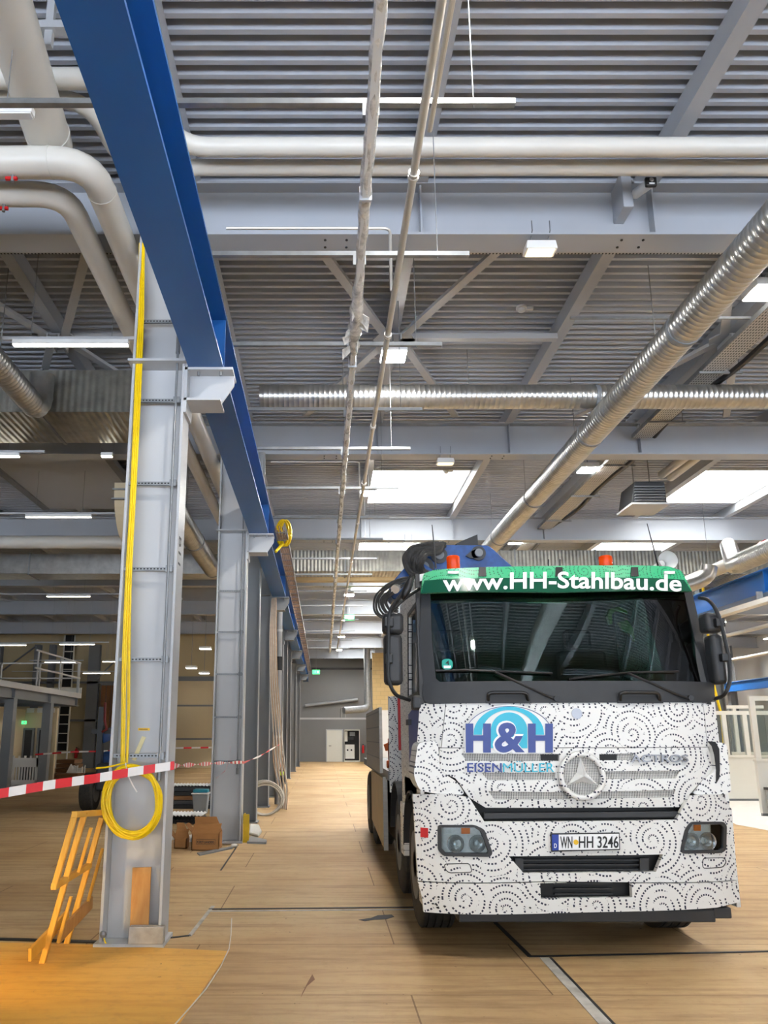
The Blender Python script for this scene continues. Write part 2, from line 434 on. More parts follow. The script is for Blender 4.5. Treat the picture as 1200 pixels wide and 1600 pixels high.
def roof_cover():                                         # the insulation on top keeps daylight out
    mb = MB()
    edges = sorted(set([Y0, Y1 + .3] + [r - .06 for r in RY] + [r + 2.46 for r in RY]))
    for a, b in zip(edges, edges[1:]):
        if any(abs(a - r + .06) < .01 for r in RY):
            xs = [XL - .2] + [x for h in LIGHTS for x in (h[0] - .06, h[1] + .06)] + [XR + .2]
            for i in range(0, len(xs), 2): mb.box(xs[i], a, ZD + .115, xs[i + 1], b, ZD + .3)
        else: mb.box(XL - .2, a, ZD + .115, XR + .2, b, ZD + .3)
    return mb.build('ceiling_insulation', 'wall_grey', smooth=0)
struct(roof_cover())
n = 0
for i, (a, b) in enumerate(LIGHTS):
    for r in RY:
        n += 1
        w = MB()
        for x0, x1, y0, y1 in ((a - .05, a, r - .05, r + 2.45), (b, b + .05, r - .05, r + 2.45), (a, b, r - .05, r), (a, b, r + 2.4, r + 2.45)):
            w.box(x0, y0, ZD - .02, x1, y1, ZD + .62)
        w.bar((a, r + 1.2, ZD + .5), (b, r + 1.2, ZD + .5), .05, .05); w.bar(((a + b) / 2, r, ZD + .5), ((a + b) / 2, r + 2.4, ZD + .5), .04, .04)
        o = struct(w.build('window_%d' % n, 'white', smooth=0))
        g = MB(); m = 8
        for j in range(m):
            t0, t1 = j / m, (j + 1) / m; z = lambda t: ZD + .62 + .3 * sin(pi * t)
            g.add([(a + (b - a) * t0, r, z(t0)), (a + (b - a) * t1, r, z(t1)), (a + (b - a) * t1, r + 2.4, z(t1)), (a + (b - a) * t0, r + 2.4, z(t0))], [(0, 1, 2, 3)])
        for yy in (r, r + 2.4): g.add([(a + (b - a) * j / m, yy, z(j / m)) for j in range(m + 1)], [tuple(range(m + 1))])
        g.build('pane', 'opal', o, smooth=30)
# walls
def wall(name, m, *boxes):
    mb = MB()
    for b in boxes: mb.box(*b)
    return struct(mb.build(name, m, smooth=0))
wall('wall_end', 'wall_grey', (-2.2, Y1, 0, 4.3, Y1 + .25, 7.6))
wall('wall_end_right', 'wall_white', (4.3, Y1, 0, XR, Y1 + .25, 7.6))
wall('wall_brick', 'brick_beige', (2.95, 46.4, 3.15, 6.4, 46.6, 6.55), (6.2, 46.6, 0, 6.4, Y1, 6.55))
wall('wall_low', 'wall_white', (2.95, 46.35, 0, 6.4, 46.6, 3.15))
wall('wall_end_left', 'wall_beige', (XL, 42, 0, -2.3, 42.25, 7.6))
wall('wall_passage', 'wall_grey', (-2.45, 42.25, 0, -2.2, Y1, 6.58))
wall('wall_left', 'wall_beige', (XL - .25, Y0, 0, XL, 42, 7.6))
wall('wall_right', 'wall_white', (XR, Y0, 0, XR + .25, Y1, 7.6))
wall('wall_front', 'wall_beige', (XL, Y0 - .25, 5.6, XR, Y0, 7.6), (XL, Y0 - .25, 0, -16, Y0, 5.6), (18, Y0 - .25, 0, XR, Y0, 5.6))  # unseen front, left wide open to let the added daylight in
# upper band of the end wall: dark gap under the roof, and long panel seams
struct(MB().box(-2.2, Y1 - .02, 6.0, 4.3, Y1, 6.14).build('trim_1', 'black_soft', smooth=0))
struct(MB().box(-2.2, Y1 - .03, 2.72, 4.3, Y1, 2.84).build('trim_2', 'steel', smooth=0))

# ------------------------------------------------------------------ main roof beams and purlins
BEAMS = [.65 + 6.2 * k for k in range(-1, 9)]
nb = 0
for y in BEAMS:
    if y < 0: lab = None
    mb = MB().ibeam((XL, y + .15, 6.6), (XR, y + .15, 6.6), .62, .3, .025, .016)
    t = thing('roof_beam', '', 'beam', (1.5, y + .15, 6.6), 'roof beams across the hall')
    mb.build('web_and_flanges', 'beam', t)
    st = MB()
    for x in (-1.55, 1.0, 3.38, 5.75, 12.2):
        st.box(x - .008, y + .02, 6.63, x + .008, y + .28, 7.19)
    st.parts('stiffener_plate', 'beam', t)
    hd = MB()
    for x0 in (.02, 3.05):
        for dx, dy in ((0, .09), (0, .21), (.22, .09), (.22, .21)): hd.cyl((x0 + dx, y + dy, 6.592), (x0 + dx, y + dy, 6.602), .014, 8)
    hd.build('bolt_hole', 'recess', t)
    if y > 2:
        t['label'] = 'grey steel roof beam spanning the hall, %s beam from the camera' % ORD[nb]; nb += 1
    else: t['label'] = 'grey steel roof beam over the photographer'
# closing strip of boards and perforated edge behind the first beams
for y, lab in ((BEAMS[2], 'pale closing board behind the first roof beam, with a perforated edge'),):
    t = thing('closing_board', lab, 'board', (1.5, y + .5, 6.9))
    MB().box(XL + 4, y + .31, 6.98, XR - 4, y + .72, 7.0).build('board', 'beam', t)
    MB().box(XL + 4, y + .72, 6.95, XR - 4, y + .84, 6.98).build('perforated_strip', 'perforated', t)
    s_ = MB()
    for x in (-4.3, -.15, 1.9, 4.0): s_.box(x, y + .31, 6.955, x + .05, y + .84, 6.985)
    s_.parts('cross_strap', 'zinc', t)
PUR = [1.0 + 2.375 * k for k in range(-9, 11)]
SEEN = {-3.75: 'left of the blue crane rail', -1.375: 'beside the blue crane rail', 1.0: 'above the long steel pipe', 3.375: 'right of the row of square lamps', 5.75: 'above the perforated cable tray'}
for x in PUR:
    t = MB().sect([(-.075, 0), (.075, 0), (.075, .22), (-.075, .22)], (x, Y0, 7.2), (x, Y1, 7.2)).build('roof_purlin', 'beam', smooth=0)
    lab = SEEN.get(round(x, 3))
    k = PUR.index(x)
    tag(t, 'grey roof purlin running the length of the hall, ' + lab if lab else
        ('grey roof purlin over the left hall, %s left of the blue rail' % ORD[7 - k] if x < -1.4 else 'grey roof purlin over the right bay, %s right of the cable tray' % ORD[k - 12]), 'purlin', 'roof purlins')
def brace(x, y, lab):
    t = thing('roof_bracing', lab, 'bracing', (x, y, 7.1), 'star-shaped roof bracings')
    g = MB(); g.prism([(x - .22, y - .16, 7.11), (x + .22, y - .16, 7.11), (x + .3, y, 7.11), (x + .22, y + .16, 7.11), (x - .22, y + .16, 7.11), (x - .3, y, 7.11)], (0, 0, .02))
    g.box(x - .09, y - .2, 7.02, x - .07, y + .2, 7.11); g.box(x + .07, y - .2, 7.02, x + .09, y + .2, 7.11)
    g.build('gusset_plate', 'steel', t, smooth=0)
    for sx in (-1, 1):
        for sy in (-1, 1):
            MB().bar((x + sx * .14, y + sy * .12, 7.13), (x + sx * 1.32, y + sy * 2.68, 7.13), .11, .05).build('diagonal', 'steel', t, smooth=0)
    MB().bar((x + .1, y, 7.15), (x + 2.3, y, 7.15), .1, .08).build('cross_strut', 'steel', t, smooth=0)
brace(1.0, 9.9, 'star-shaped roof bracing above the nearest lit square lamp')
brace(5.75, 9.9, 'star-shaped roof bracing by the perforated cable tray')
brace(-3.75, 9.9, 'star-shaped roof bracing above the strip light left of the column')
brace(-8.5, 9.9, 'star-shaped roof bracing over the left hall')

# ------------------------------------------------------------------ columns of the crane rail
def column(x0, y, label, bracket=True, rails=False, group='steel columns under the crane rail', w=.5, m='steel', plate=True):
    """I-section column, web facing the camera; x0 = left face, y = front edge of the flanges"""
    t = thing('steel_column', label, 'column', (x0 + w / 2, y + .15, 0), group)
    s_ = MB(); tf = .026
    s_.box(x0, y, .03, x0 + tf, y + .3, 6.6); s_.box(x0 + w - tf, y, .03, x0 + w, y + .3, 6.6); s_.box(x0 + tf, y + .14, .03, x0 + w - tf, y + .16, 6.6)
    s_.build('shaft', m, t, smooth=0, bevel=.004)
    if plate: MB().box(x0 - .03, y - .05, 0, x0 + w + .03, y + .35, .03).build('base_plate', m, t, smooth=0)
    c = MB()
    for z in (5.12, 4.8): c.box(x0 - .0, y - .06, z - .025, x0 + w, y + .14, z)
    if bracket: MB().box(x0 - .03, y - .06, 5.09, x0 + w + .01, y + .14, 5.115).parts('stiffener_plate', m, t, smooth=0)
    if bracket:
        b = MB(); xa, xb = x0 + w, x0 + w + .45
        b.box(xa, y, 5.03, xb, y + .3, 5.055)
        b.prism([(xa, y + .14, 4.74), (xa + .33, y + .14, 4.74), (xb, y + .14, 4.93), (xb, y + .14, 5.03), (xa, y + .14, 5.03)], (0, .02, 0))
        b.prism([(xa, y, 4.72), (xa + .34, y, 4.72), (xa + .34, y, 4.745), (xa, y, 4.745)], (0, .3, 0))
        b.box(xa, y, 4.6, xa + .025, y + .3, 5.2)
        b.build('bracket', m, t, smooth=0)
        bo = MB()
        for dx in (.12, .33): bo.cyl((xa + dx, y + .05, 4.99), (xa + dx, y + .05, 5.09), .014, 8)
        bo.parts('bolt', 'zinc', t)
    if rails:
        for z in rails:
            r_ = MB().box(x0 + tf, y + .02, z - .016, x0 + w - tf, y + .045, z + .016)
            for k in range(14): r_.box(x0 + .05 + k * .03, y + .0195, z - .006, x0 + .066 + k * .03, y + .0205, z + .006, 1)
            r_.box(x0 + w - .1, y - .0, z - .03, x0 + w - .04, y + .02, z + .03)
            r_.build('mounting_rail', ['zinc', 'recess'], t, smooth=0)
        xc = x0 + w - .075
        c_ = MB().cyl((xc, y + .0, rails[0] - .12), (xc, y + .0, 5.4), .012, 8)
        c_.cyl((xc, y, rails[-1] - .35), (xc, y, rails[-1] - .05), .02, 8); c_.cyl((xc, y, rails[0] - .2), (xc, y, rails[0] - .1), .02, 8)
        c_.build('conduit', 'zinc', t)
    return t
CX0 = -1.805
def zat(py, y): return at(0, py, y).z
c1 = column(CX0, 6.68, 'nearest grey steel column with the yellow cable and coil on it', rails=[zat(p, 6.68) for p in (1181, 1030, 888, 754, 624, 500)])
TF = Vector((CX0, 6.68, 0))
# marks on the first column: chalk-written tape, yellow sticker, stencilled code on the flange, foot stub
s_ = MB(); q = lambda px, py, y=6.815: at(px, py, y)
s_.prism([q(222, 1150), q(228, 1152), q(212, 1189), q(206, 1187)], (0, -.003, 0)); s_.build('marking_tape', 'tape_cream', c1, smooth=0)
s_ = MB().prism([q(216, 1137.5), q(234, 1137.5), q(234, 1141.5), q(216, 1141.5)], (0, -.003, 0))
for k in range(6): s_.box(*(list(q(218 + k * 2.2, 1140.5, 6.8115)) + list(q(219.4 + k * 2.2, 1138.6, 6.8118))), 1)
s_.build('yellow_sticker', ['label_yellow', 'text_black'], c1, smooth=0)
s_ = MB(); xf = CX0 + .5
letters(s_, 'B11', lambda u, v: Vector((xf + .0025, 6.74 + v * .1, 3.42 - u * .26)), back=(-.002, 0, 0)); s_.build('stencilled_code', 'text_black', c1, smooth=0)
s_ = MB().box(CX0 + .25, 6.62, .03, CX0 + .53, 6.7, .16); s_.build('foot_casing', 'dust', c1, smooth=0, bevel=.006)
for nm, yy in (('second', 12.78), ('fourth', 18.95), ('fifth', 25.1), ('sixth', 31.3), ('seventh', 37.5), ('eighth', 43.7)):
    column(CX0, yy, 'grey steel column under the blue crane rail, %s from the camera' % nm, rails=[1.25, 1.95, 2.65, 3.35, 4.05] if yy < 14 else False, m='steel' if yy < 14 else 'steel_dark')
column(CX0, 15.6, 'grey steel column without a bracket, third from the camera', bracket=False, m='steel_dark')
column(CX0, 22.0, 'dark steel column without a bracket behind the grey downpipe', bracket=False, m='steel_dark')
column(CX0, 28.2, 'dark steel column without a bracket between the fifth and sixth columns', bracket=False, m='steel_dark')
RCOL = [17.4, 23.6, 29.8, 36.0]
for k, y in enumerate(RCOL[1:]):
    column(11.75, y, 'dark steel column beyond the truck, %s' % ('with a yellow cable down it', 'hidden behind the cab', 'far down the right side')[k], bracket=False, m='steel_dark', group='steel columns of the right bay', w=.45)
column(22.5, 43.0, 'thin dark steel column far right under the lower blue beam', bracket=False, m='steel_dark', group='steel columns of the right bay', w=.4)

# ------------------------------------------------------------------ crane runway beams
def runway(xc, z, y0, y1, lab, h=.6, w=.33):
    t = thing('crane_runway_beam', lab, 'beam', (xc, (y0 + y1) / 2, z), 'blue crane runway beams')
    MB().ibeam((xc, y0, z), (xc, y1, z), h, w, .03, .02).build('girder', 'blue', t, smooth=0)
    MB().box(xc - .03, y0, z + h, xc + .03, y1, z + h + .04).build('crane_rail', 'steel_dark', t, smooth=0)
    sp = MB(); y = 6.83
    while y < y1:
        if y > y0: sp.box(xc - w / 2 + .01, y - .008, z + .03, xc - .012, y + .008, z + h - .03); sp.box(xc + .012, y - .008, z + .03, xc + w / 2 - .01, y + .008, z + h - .03)
        y += 6.15
    sp.parts('splice_plate', 'blue', t, smooth=0)
    return t
runway(-1.11, 5.056, -8, 50, 'long blue crane runway beam on the left, resting on the column brackets')
runway(11.35, 5.2, 14, 50, 'blue crane runway beam on the right beyond the truck cab')
runway(22.2, 4.0, 30, 50, 'lower blue beam far right by the white wall', .5, .3)

# ------------------------------------------------------------------ pipes and ducts
def bent(pts, r, n=6):
    """round the corners of a polyline"""
    pts = [V(p) for p in pts]; out = [pts[0]]
    for a, b, c in zip(pts, pts[1:], pts[2:]):
        u = (a - b); v = (c - b); d = min(r, u.length * .49, v.length * .49); u.normalize(); v.normalize()
        p, q = b + u * d, b + v * d
        for i in range(n + 1):
            t = i / n; out.append(p * (1 - t) ** 2 + b * 2 * t * (1 - t) + q * t * t)
    return out + [pts[-1]]
def pipe(name, lab, cat, pts, r, m, bend=.3, group=None, n=16, collars=()):
    t = thing(name, lab, cat, V(pts[0]), group)
    MB().tube(bent(pts, bend), r, n).build('pipe_run', m, t)
    c = MB()
    for p, d in collars: p = V(p); d = V(d).normalized(); c.cyl(p - d * .012, p + d * .012, r * 1.03, n)
    if c.v: c.parts('seam_band', m, t)
    return t
def hangers(t, pts, z1=7.4, r=.006, m='zinc'):
    for p in pts: MB().cyl(p, (p[0], p[1], z1), r, 6).build('hanger_rod', m, t)
t = pipe('insulated_pipe', 'upper of two white insulated pipes crossing above the first beam', 'pipe', [(-7, 5.47, 7.1), (-1.6, 5.47, 7.1), (-1.3, 6.02, 6.9), (XR, 6.02, 6.9)], .085, 'pipe', .25, 'white insulated pipes')
t = pipe('insulated_pipe', 'lower of two white insulated pipes, nearer the first beam', 'pipe', [(-7, 5.68, 7.1), (-2.05, 5.68, 7.1), (-1.9, 6.3, 6.92), (XR, 6.3, 6.92)], .075, 'pipe', .3, 'white insulated pipes')
pipe('insulated_pipe', 'outer white pipe with an elbow at the top left, running past the columns', 'pipe', [(-9, 5.68, 6.45), (-2.0, 5.68, 6.45), (-2.0, 24, 6.45)], .13, 'pipe', .32, 'white elbow pipes on the left', collars=[((-2.34, 5.68, 6.45), (1, 0, 0)), ((-2.0, 6.05, 6.45), (0, 1, 0))])
pipe('insulated_pipe', 'inner white pipe with an elbow, below and left of the outer one', 'pipe', [(-9, 6.06, 6.44), (-2.33, 6.06, 6.44), (-2.33, 24, 6.44)], .11, 'pipe', .3, 'white elbow pipes on the left')
pipe('insulated_pipe', 'thick white pipe at the top left corner of the roof', 'pipe', [(-1.96, 1.6, 6.77), (-2.42, 5.85, 6.77)], .19, 'pipe', .2, n=24, collars=[((-2.4, 5.7, 6.77), (-.11, 1, 0))])
for x, y, lab in ((-2.65, 5.68, 'small red valve under the outer white elbow pipe'), (-2.88, 6.06, 'small red valve under the inner white elbow pipe')):
    t = thing('drain_valve', lab, 'valve', (x, y, 6.25))
    z = 6.33
    MB().cyl((x, y, z), (x, y, z - .07), .016, 8).build('valve_stem', 'zinc', t); MB().box(x - .06, y - .012, z - .05, x + .04, y + .012, z - .025).build('lever', 'red', t)

def spiral(lab, p, q, r, m='zinc_duct', pitch=.075, group='spiral ducts', name='spiral_duct', joints=(), parent=None):
    p, q = V(p), V(q); L = (q - p).length; prof = []; k = int(L / pitch)
    for i in range(k + 1):
        a = i * L / (k + 1)
        prof += [(a, r), (a + pitch * .8, r), (a + pitch * .86, r + .0035), (a + pitch * .94, r + .0035)]
    d = (q - p).normalized()
    t = parent or thing(name, lab, 'duct', p, group)
    MB().lathe(p, q, prof, 28).build('duct_tube', m, t, smooth=50)
    if joints:
        for j in joints: MB().lathe(p + d * (j - .03), p + d * (j + .03), [(0, r + .006), (.0, r + .012), (.06, r + .012), (.06, r + .006)], 28).parts('joint_band', 'steel_dark', t)
    return t
t = spiral('long silver spiral duct slanting down the right of the roof towards the crane', (4.08, -8.2, 6.15), (4.08, 20.1, 6.15), .2, joints=(5, 9, 12.6, 16.1, 19.2, 22.4, 25.4))
hangers(t, [(4.08, y, 6.35) for y in (5.5, 8.6, 11.7, 14.8, 17.9)], 7.42)
t = spiral('silver spiral duct crossing the hall below the star bracings', (-.95, 10.75, 6.64), (XR - 4, 10.75, 6.64), .18, joints=(5.05, 8.2, 11.4))
hangers(t, [(x, 10.75, 6.82) for x in (.3, 2.2, 4.9)], 7.42)
t = spiral('silver spiral duct behind the first column on the left', (-2.95, 14.0, 6.0), (-2.95, 20.2, 6.0), .23, joints=(3, 6)); hangers(t, [(-2.95, 16, 6.2)], 7.42)
t = spiral('short silver spiral duct at the left edge ending in an elbow', (-3.95, 5.5, 6.05), (-3.95, 9.7, 6.05), .16, joints=(2.6,)); hangers(t, [(-3.95, 8.6, 6.2)], 7.42)
e = [(-3.95, 9.7 + .28 * sin(a), 6.05 + .28 - .28 * cos(a)) for a in [i * pi / 2 / 8 for i in range(9)]] + [(-3.95, 9.98, 6.6)]
MB().tube(e, [.16 + .008 * (i % 2) for i in range(len(e))], 20).build('elbow', 'zinc_duct', t)
def rect_duct(lab, x0, x1, y0, y1, z0, z1, m='ribbed', seams=()):
    t = thing('rectangular_duct', lab, 'duct', ((x0 + x1) / 2, (y0 + y1) / 2, z0), 'rectangular sheet ducts')
    MB().box(x0, y0, z0, x1, y1, z1).build('duct_body', m, t, smooth=0)
    for s in seams: MB().box(s - .02, y0 - .025, z0 - .025, s + .02, y1 + .025, z1 + .025).build('flange', 'zinc', t, smooth=0)
    return t
rect_duct('rectangular galvanised duct in the left hall above the first strip light', -8.5, -2.62, 10.3, 11.5, 6.2, 6.85, seams=(-6.4, -4.1))
rect_duct('rectangular galvanised duct crossing behind the third beam above the cab', -.9, 9.2, 20.3, 21.1, 6.0, 6.58, seams=(.6, 2.9, 5.2, 7.4))
rect_duct('dark rectangular duct in the left hall behind the third beam', -9.5, -2.7, 20.4, 21.2, 5.95, 6.5, m='zinc_duct', seams=(-8, -5.5))
rect_duct('wide rectangular duct on the far right above the mirror', 9.3, 13.5, 20.3, 22.2, 5.92, 6.55, seams=(11,))
t = thing('timber_beam', 'pale timber coloured flat beam under the galvanised duct', 'beam', (3, 22, 5.9)); MB().box(-.9, 21.6, 6.0, 8, 21.9, 6.16).build('board', 'tan_panel', t, smooth=0)
# flexible and round ducts at the right edge
p0 = at(1150, 882, 15.5); p1 = at(1300, 817, 12.6)
t = spiral('slanting flexible duct with a pink capped end at the right edge', p0, p1, .2, pitch=.06)
MB().tube([at(1138, 852, 16.2), at(1142, 866, 15.9), p0 + V(-.03, 0, -.01), p0 + (p1 - p0) * .15], [.17, .18, .19, .2], 18).build('flexible_elbow', 'zinc_duct', t)
d = (p1 - p0).normalized(); c = at(1199, 860, 14.6); MB().cyl(c - d * .03, c + d * .05, .215, 20).build('pink_cap', 'red', t)
p = [at(1070, 915, 16.4), at(1092, 908, 16.4), at(1106, 898, 16.4), at(1108, 885, 16.4)]
t = pipe('duct_elbow', 'bent silver duct between the mirror arm and the wide right duct', 'duct', p, .17, 'zinc_duct', .3); hangers(t, [(p[-1].x, p[-1].y, p[-1].z - .02)])
pipe('insulated_pipe', 'long pale pipe slanting along the roof at the right edge', 'pipe', [(9.2, 11, 5.45), (9.2, 26, 5.45)], .15, 'pipe', group='pipes of the right bay')
for k, (x, z) in enumerate(((13.4, 4.9), (14.6, 5.2), (16.2, 4.6))):
    pipe('supply_pipe', 'thin pale pipe in the right bay, %s from the blue beam' % ORD[k], 'pipe', [(x, 16, z), (x, 48, z)], .06, 'pipe', group='pipes of the right bay')
# beige curved duct behind the first column
t = thing('duct_bend', 'curved beige duct section left behind the first column', 'duct', (-3.9, 14.2, 5.4))
prof = [(-4.02, 5.55 + .0), (-3.4, 5.55)]
mb = MB(); n_ = 10
for i in range(n_):
    a0, a1 = pi / 2 * i / n_, pi / 2 * (i + 1) / n_
    f = lambda a: (14.2 + .9 * (1 - cos(a)) , 6.45 - 1.0 * sin(a))
    (ya, za), (yb, zb) = f(a0), f(a1)
    mb.add([(-4.05, ya, za), (-3.4, ya, za), (-3.4, yb, zb), (-4.05, yb, zb), (-4.05, ya + .9, za), (-3.4, ya + .9, za), (-3.4, yb + .9, zb), (-4.05, yb + .9, zb)], [(0, 1, 2, 3), (1, 5, 6, 2), (0, 3, 7, 4), (4, 7, 6, 5)])
mb.build('bend', 'cream', t); MB().cyl((-3.72, 14.6, 6.4), (-3.72, 14.6, 7.2), .01, 6).build('hanger_rod', 'zinc', t); MB().box(-4.08, 14.17, 6.3, -3.37, 14.22, 6.33).parts('rim', 'zinc', t); MB().box(-4.08, 14.15, 6.1, -3.37, 14.2, 6.13).parts('rim', 'zinc', t)

# hanging steel pipe (compressed air), packed power rail, strut channels
t = thing('steel_pipe', 'long thin stainless pipe hanging under the roof, right of the wrapped rail', 'pipe', (.645, 15, 5.55), 'suspended service lines')
MB().tube([(.645, -3, 5.56), (.645, 36.4, 5.56)], .029, 12).build('pipe_run', 'stainless', t)
MB().tube([(.715, -3, 5.62), (.715, 4.4, 5.62)], .018, 8).build('second_pipe', 'stainless', t)
for y in (1.2, 4.75, 7.0, 9.3, 11.6, 13.9, 17.2, 20.5, 24):
    MB().lathe((.645, y - .03, 5.56), (.645, y + .03, 5.56), [(0, .029), (0, .04), (.02, .04), (.02, .034), (.04, .034), (.04, .04), (.06, .04), (.06, .029)], 12).build('coupling', 'stainless', t)
MB().tube(bent([(-.9, 6.28, 6.25), (.62, 6.28, 6.25), (.62, 6.28, 5.6)], .06), .014, 8).build('branch_pipe', 'stainless', t)
MB().tube(bent([(-.9, 12.5, 6.25), (.62, 12.5, 6.25), (.62, 12.5, 5.6)], .06), .014, 8).build('branch_pipe', 'stainless', t)
t = thing('power_rail', 'long power rail wrapped in crumpled packing film hanging under the roof', 'rail', (.31, 15, 5.5), 'suspended service lines')
MB().bar((.31, -3, 5.52), (.31, 36.3, 5.52), .05, .075).build('rail', 'white', t, smooth=0)
pts, rad = [], []; y = -3
while y < 36.3:
    b = .038 + .012 * abs(noise.noise((y * 2.1, 3, 1)))
    if 6.1 < y < 7.3: b += .045 * abs(sin(y * 9)) * (1 - abs(y - 6.7) / .7)
    if y > 19: b += .035 * abs(noise.noise((y * 1.1, 8, 2)))
    pts.append((.31 + .01 * noise.noise((y * 5, 0, 0)), y, 5.52 + .012 * noise.noise((0, y * 5, 0)))); rad.append(b); y += .11
mb = MB().tube(pts, rad, 9)
for i, v in enumerate(mb.v): v += Vector((noise.noise(v * 9), 0, noise.noise(v * 9 + Vector((5, 5, 5))))) * .012
mb.build('packing_film', 'film', t, smooth=80)
for k in range(7):
    y = 6.35 + k * .12; a = random.uniform(0, 6)
    mb = MB(); pr = [(.31 + .03 * cos(a), y, 5.5), (.31 + (.10 + .06 * random.random()) * cos(a), y + .05, 5.47), (.31 + .12 * cos(a), y + .1, 5.42 - .04 * random.random()), (.31 + .03 * cos(a), y + .12, 5.48)]
    mb.prism(pr, (0.004, 0, .006)); mb.build('film_flap', 'film', t)
for y in (2.0, 4.9, 7.5): MB().box(.265, y - .012, 5.465, .355, y + .012, 5.58).build('rail_clip', 'steel', t, smooth=0)
SY = [2.6, 4.235, 5.85, 7.4, 9.05, 10.4, 12.2, 13.95, 15.6, 17.4, 19.2, 21.5, 24, 27, 30, 33, 36]
for k, y in enumerate(SY):
    x0 = -4.2 if k == 1 else -.95
    t = thing('strut_channel', 'steel strut channel across the hanging pipe and rail, %s from the camera' % ORD[min(k, 17)] if k else 'steel strut channel across the hanging pipe above the camera', 'channel', (.2, y, 5.66), 'strut channels')
    MB().sect([(-.021, 0), (.021, 0), (.021, .041), (-.021, .041)], (x0, y, 5.66), (1.25, y, 5.66)).build('channel', 'zinc', t, smooth=0)
    if y < 20:
        for x in (.98,):
            MB().cyl((x, y, 5.64), (x, y, 7.2), .004, 6).build('hanger_rod', 'zinc', t); 
        MB().box(.255, y - .02, 5.57, .365, y + .02, 5.66).build('rail_hook', 'zinc', t, smooth=0)
t = thing('strut_channel', 'thin channel under the first bay roof carrying the round duct rods', 'channel', (6, 9.0, 6.9), 'strut channels')
MB().box(3.2, 9.0, 6.92, 9.5, 9.03, 6.95).build('channel', 'zinc', t, smooth=0)
# cable ladder beside the rail and perforated tray on the right
t = thing('cable_tray', 'long cable ladder under the roof right beside the blue crane rail', 'tray', (-.84, 30, 5.55), 'cable trays')
MB().box(-.95, 14.5, 5.55, -.93, 50, 5.61).box(-.73, 14.5, 5.55, -.71, 50, 5.61).parts('side_rail', 'zinc', t, smooth=0)
mb = MB()
for k in range(9): mb.tube([(-.915 + k * .022, 14.2 + .3 * (k % 3) + j * 2.4, 5.57 + .01 * sin(k * 3 + j * 2)) for j in range(15)], .011, 5)
mb.build('cable_bundle', 'cable_tan', t)
for j in range(60): MB().box(-.94, 14.6 + j * .6, 5.545, -.72, 14.63 + j * .6, 5.56).parts('rung', 'zinc', t, smooth=0)
for k, (ya, yb) in enumerate(((7.75, 12.95), (13.45, 19.15), (19.65, 25.3))):
    t = thing('cable_tray', 'perforated cable tray right of the slanting spiral duct, in the %s roof bay' % ('first', 'second', 'third')[k], 'tray', (5.74, (ya + yb) / 2, 6.86), 'perforated cable trays')
    MB().box(5.54, ya, 6.86, 5.87, yb, 6.865).build('tray_bed', 'perforated', t, smooth=0)
    MB().box(5.53, ya, 6.86, 5.54, yb, 6.93).box(5.87, ya, 6.86, 5.88, yb, 6.93).parts('side_rail', 'zinc', t, smooth=0)
    MB().tube([(5.98 + .05 * sin(y * .9), y, 6.9 + .05 * sin(y * 1.7)) for y in [ya + (yb - ya) * i / 16 for i in range(17)]], .045, 8).build('black_cable', 'black', t)
    for f in (.15, .5, .85): y = ya + (yb - ya) * f; MB().box(5.5, y, 6.83, 6.14, y + .04, 6.86).build('cross_bracket', 'zinc', t, smooth=0); MB().cyl((6.1, y + .02, 6.86), (6.1, y + .02, 7.42), .006, 6).build('hanger_rod', 'zinc', t)

# ------------------------------------------------------------------ lamps
def highbay(x, y, lab, z=6.78, sx=.36, sy=.36, em='lamp_on'):
    t = thing('ceiling_lamp', lab, 'lamp', (x, y, z), 'square ceiling lamps')
    MB().prism([(x - sx / 2, y - sy / 2, z), (x + sx / 2, y - sy / 2, z), (x + sx / 2, y + sy / 2, z), (x - sx / 2, y + sy / 2, z)], (0, 0, .10)).build('housing', 'white', t, smooth=0, bevel=.01)
    MB().box(x - sx / 2 + .015, y - sy / 2 + .015, z - .012, x + sx / 2 - .015, y + sy / 2 - .015, z - .001).build('diffuser', em, t, smooth=0)
    MB().cyl((x, y, z + .1), (x, y, 7.42), .01, 6).build('suspension', 'zinc', t)
LY = [3.5 - 6.2, 3.5, 9.75, 15.9, 22.05, 28.2, 34.4, 40.6, 47]
for k, y in enumerate(LY):
    highbay(.97, y, 'square lit ceiling lamp beside the hanging steel pipe, %s from the camera' % ORD[k - 2] if k > 1 else 'square ceiling lamp of the pipe row, %s the top of the photo' % ('far behind' if k == 0 else 'just above'))
for k, y in enumerate([2.2, 8.3, 14.6, 20.5, 26.7, 33, 39]):
    highbay(5.3, y, 'square lit ceiling lamp beside the perforated cable tray, %s from the camera' % ORD[k] if k > 1 else 'square ceiling lamp of the tray row, %s' % ('over the photographer' if k == 0 else 'hidden by the slanting duct'), z=6.85)
for k, y in enumerate([7.6, 12, 18, 24, 30, 36, 42]):  # lamps added to brighten the right bay
    highbay(15.5, y, 'square ceiling lamp of the right bay, %s from the camera' % ORD[k], z=6.0, sx=.5, sy=.5)
for k, y in enumerate([14, 21, 28, 35, 42]):  # second row, added to lighten the right wall
    highbay(20.5, y, 'square ceiling lamp far right by the white wall, %s from the camera' % ORD[k], z=6.0, sx=.5, sy=.5)
for k, (px, py, y) in enumerate(((948, 921, 29), (299, 1044, 36), (319, 1052, 39.5), (321, 1014, 33.5))):
    p = at(px, py, y)
    if k == 0: continue
    highbay(p.x, y, 'small lit lamp far back between the first two columns, %s' % ('upper one', 'left one', 'lowest one', 'topmost one')[k], z=p.z, sx=.5, sy=.4, em='lamp_far')
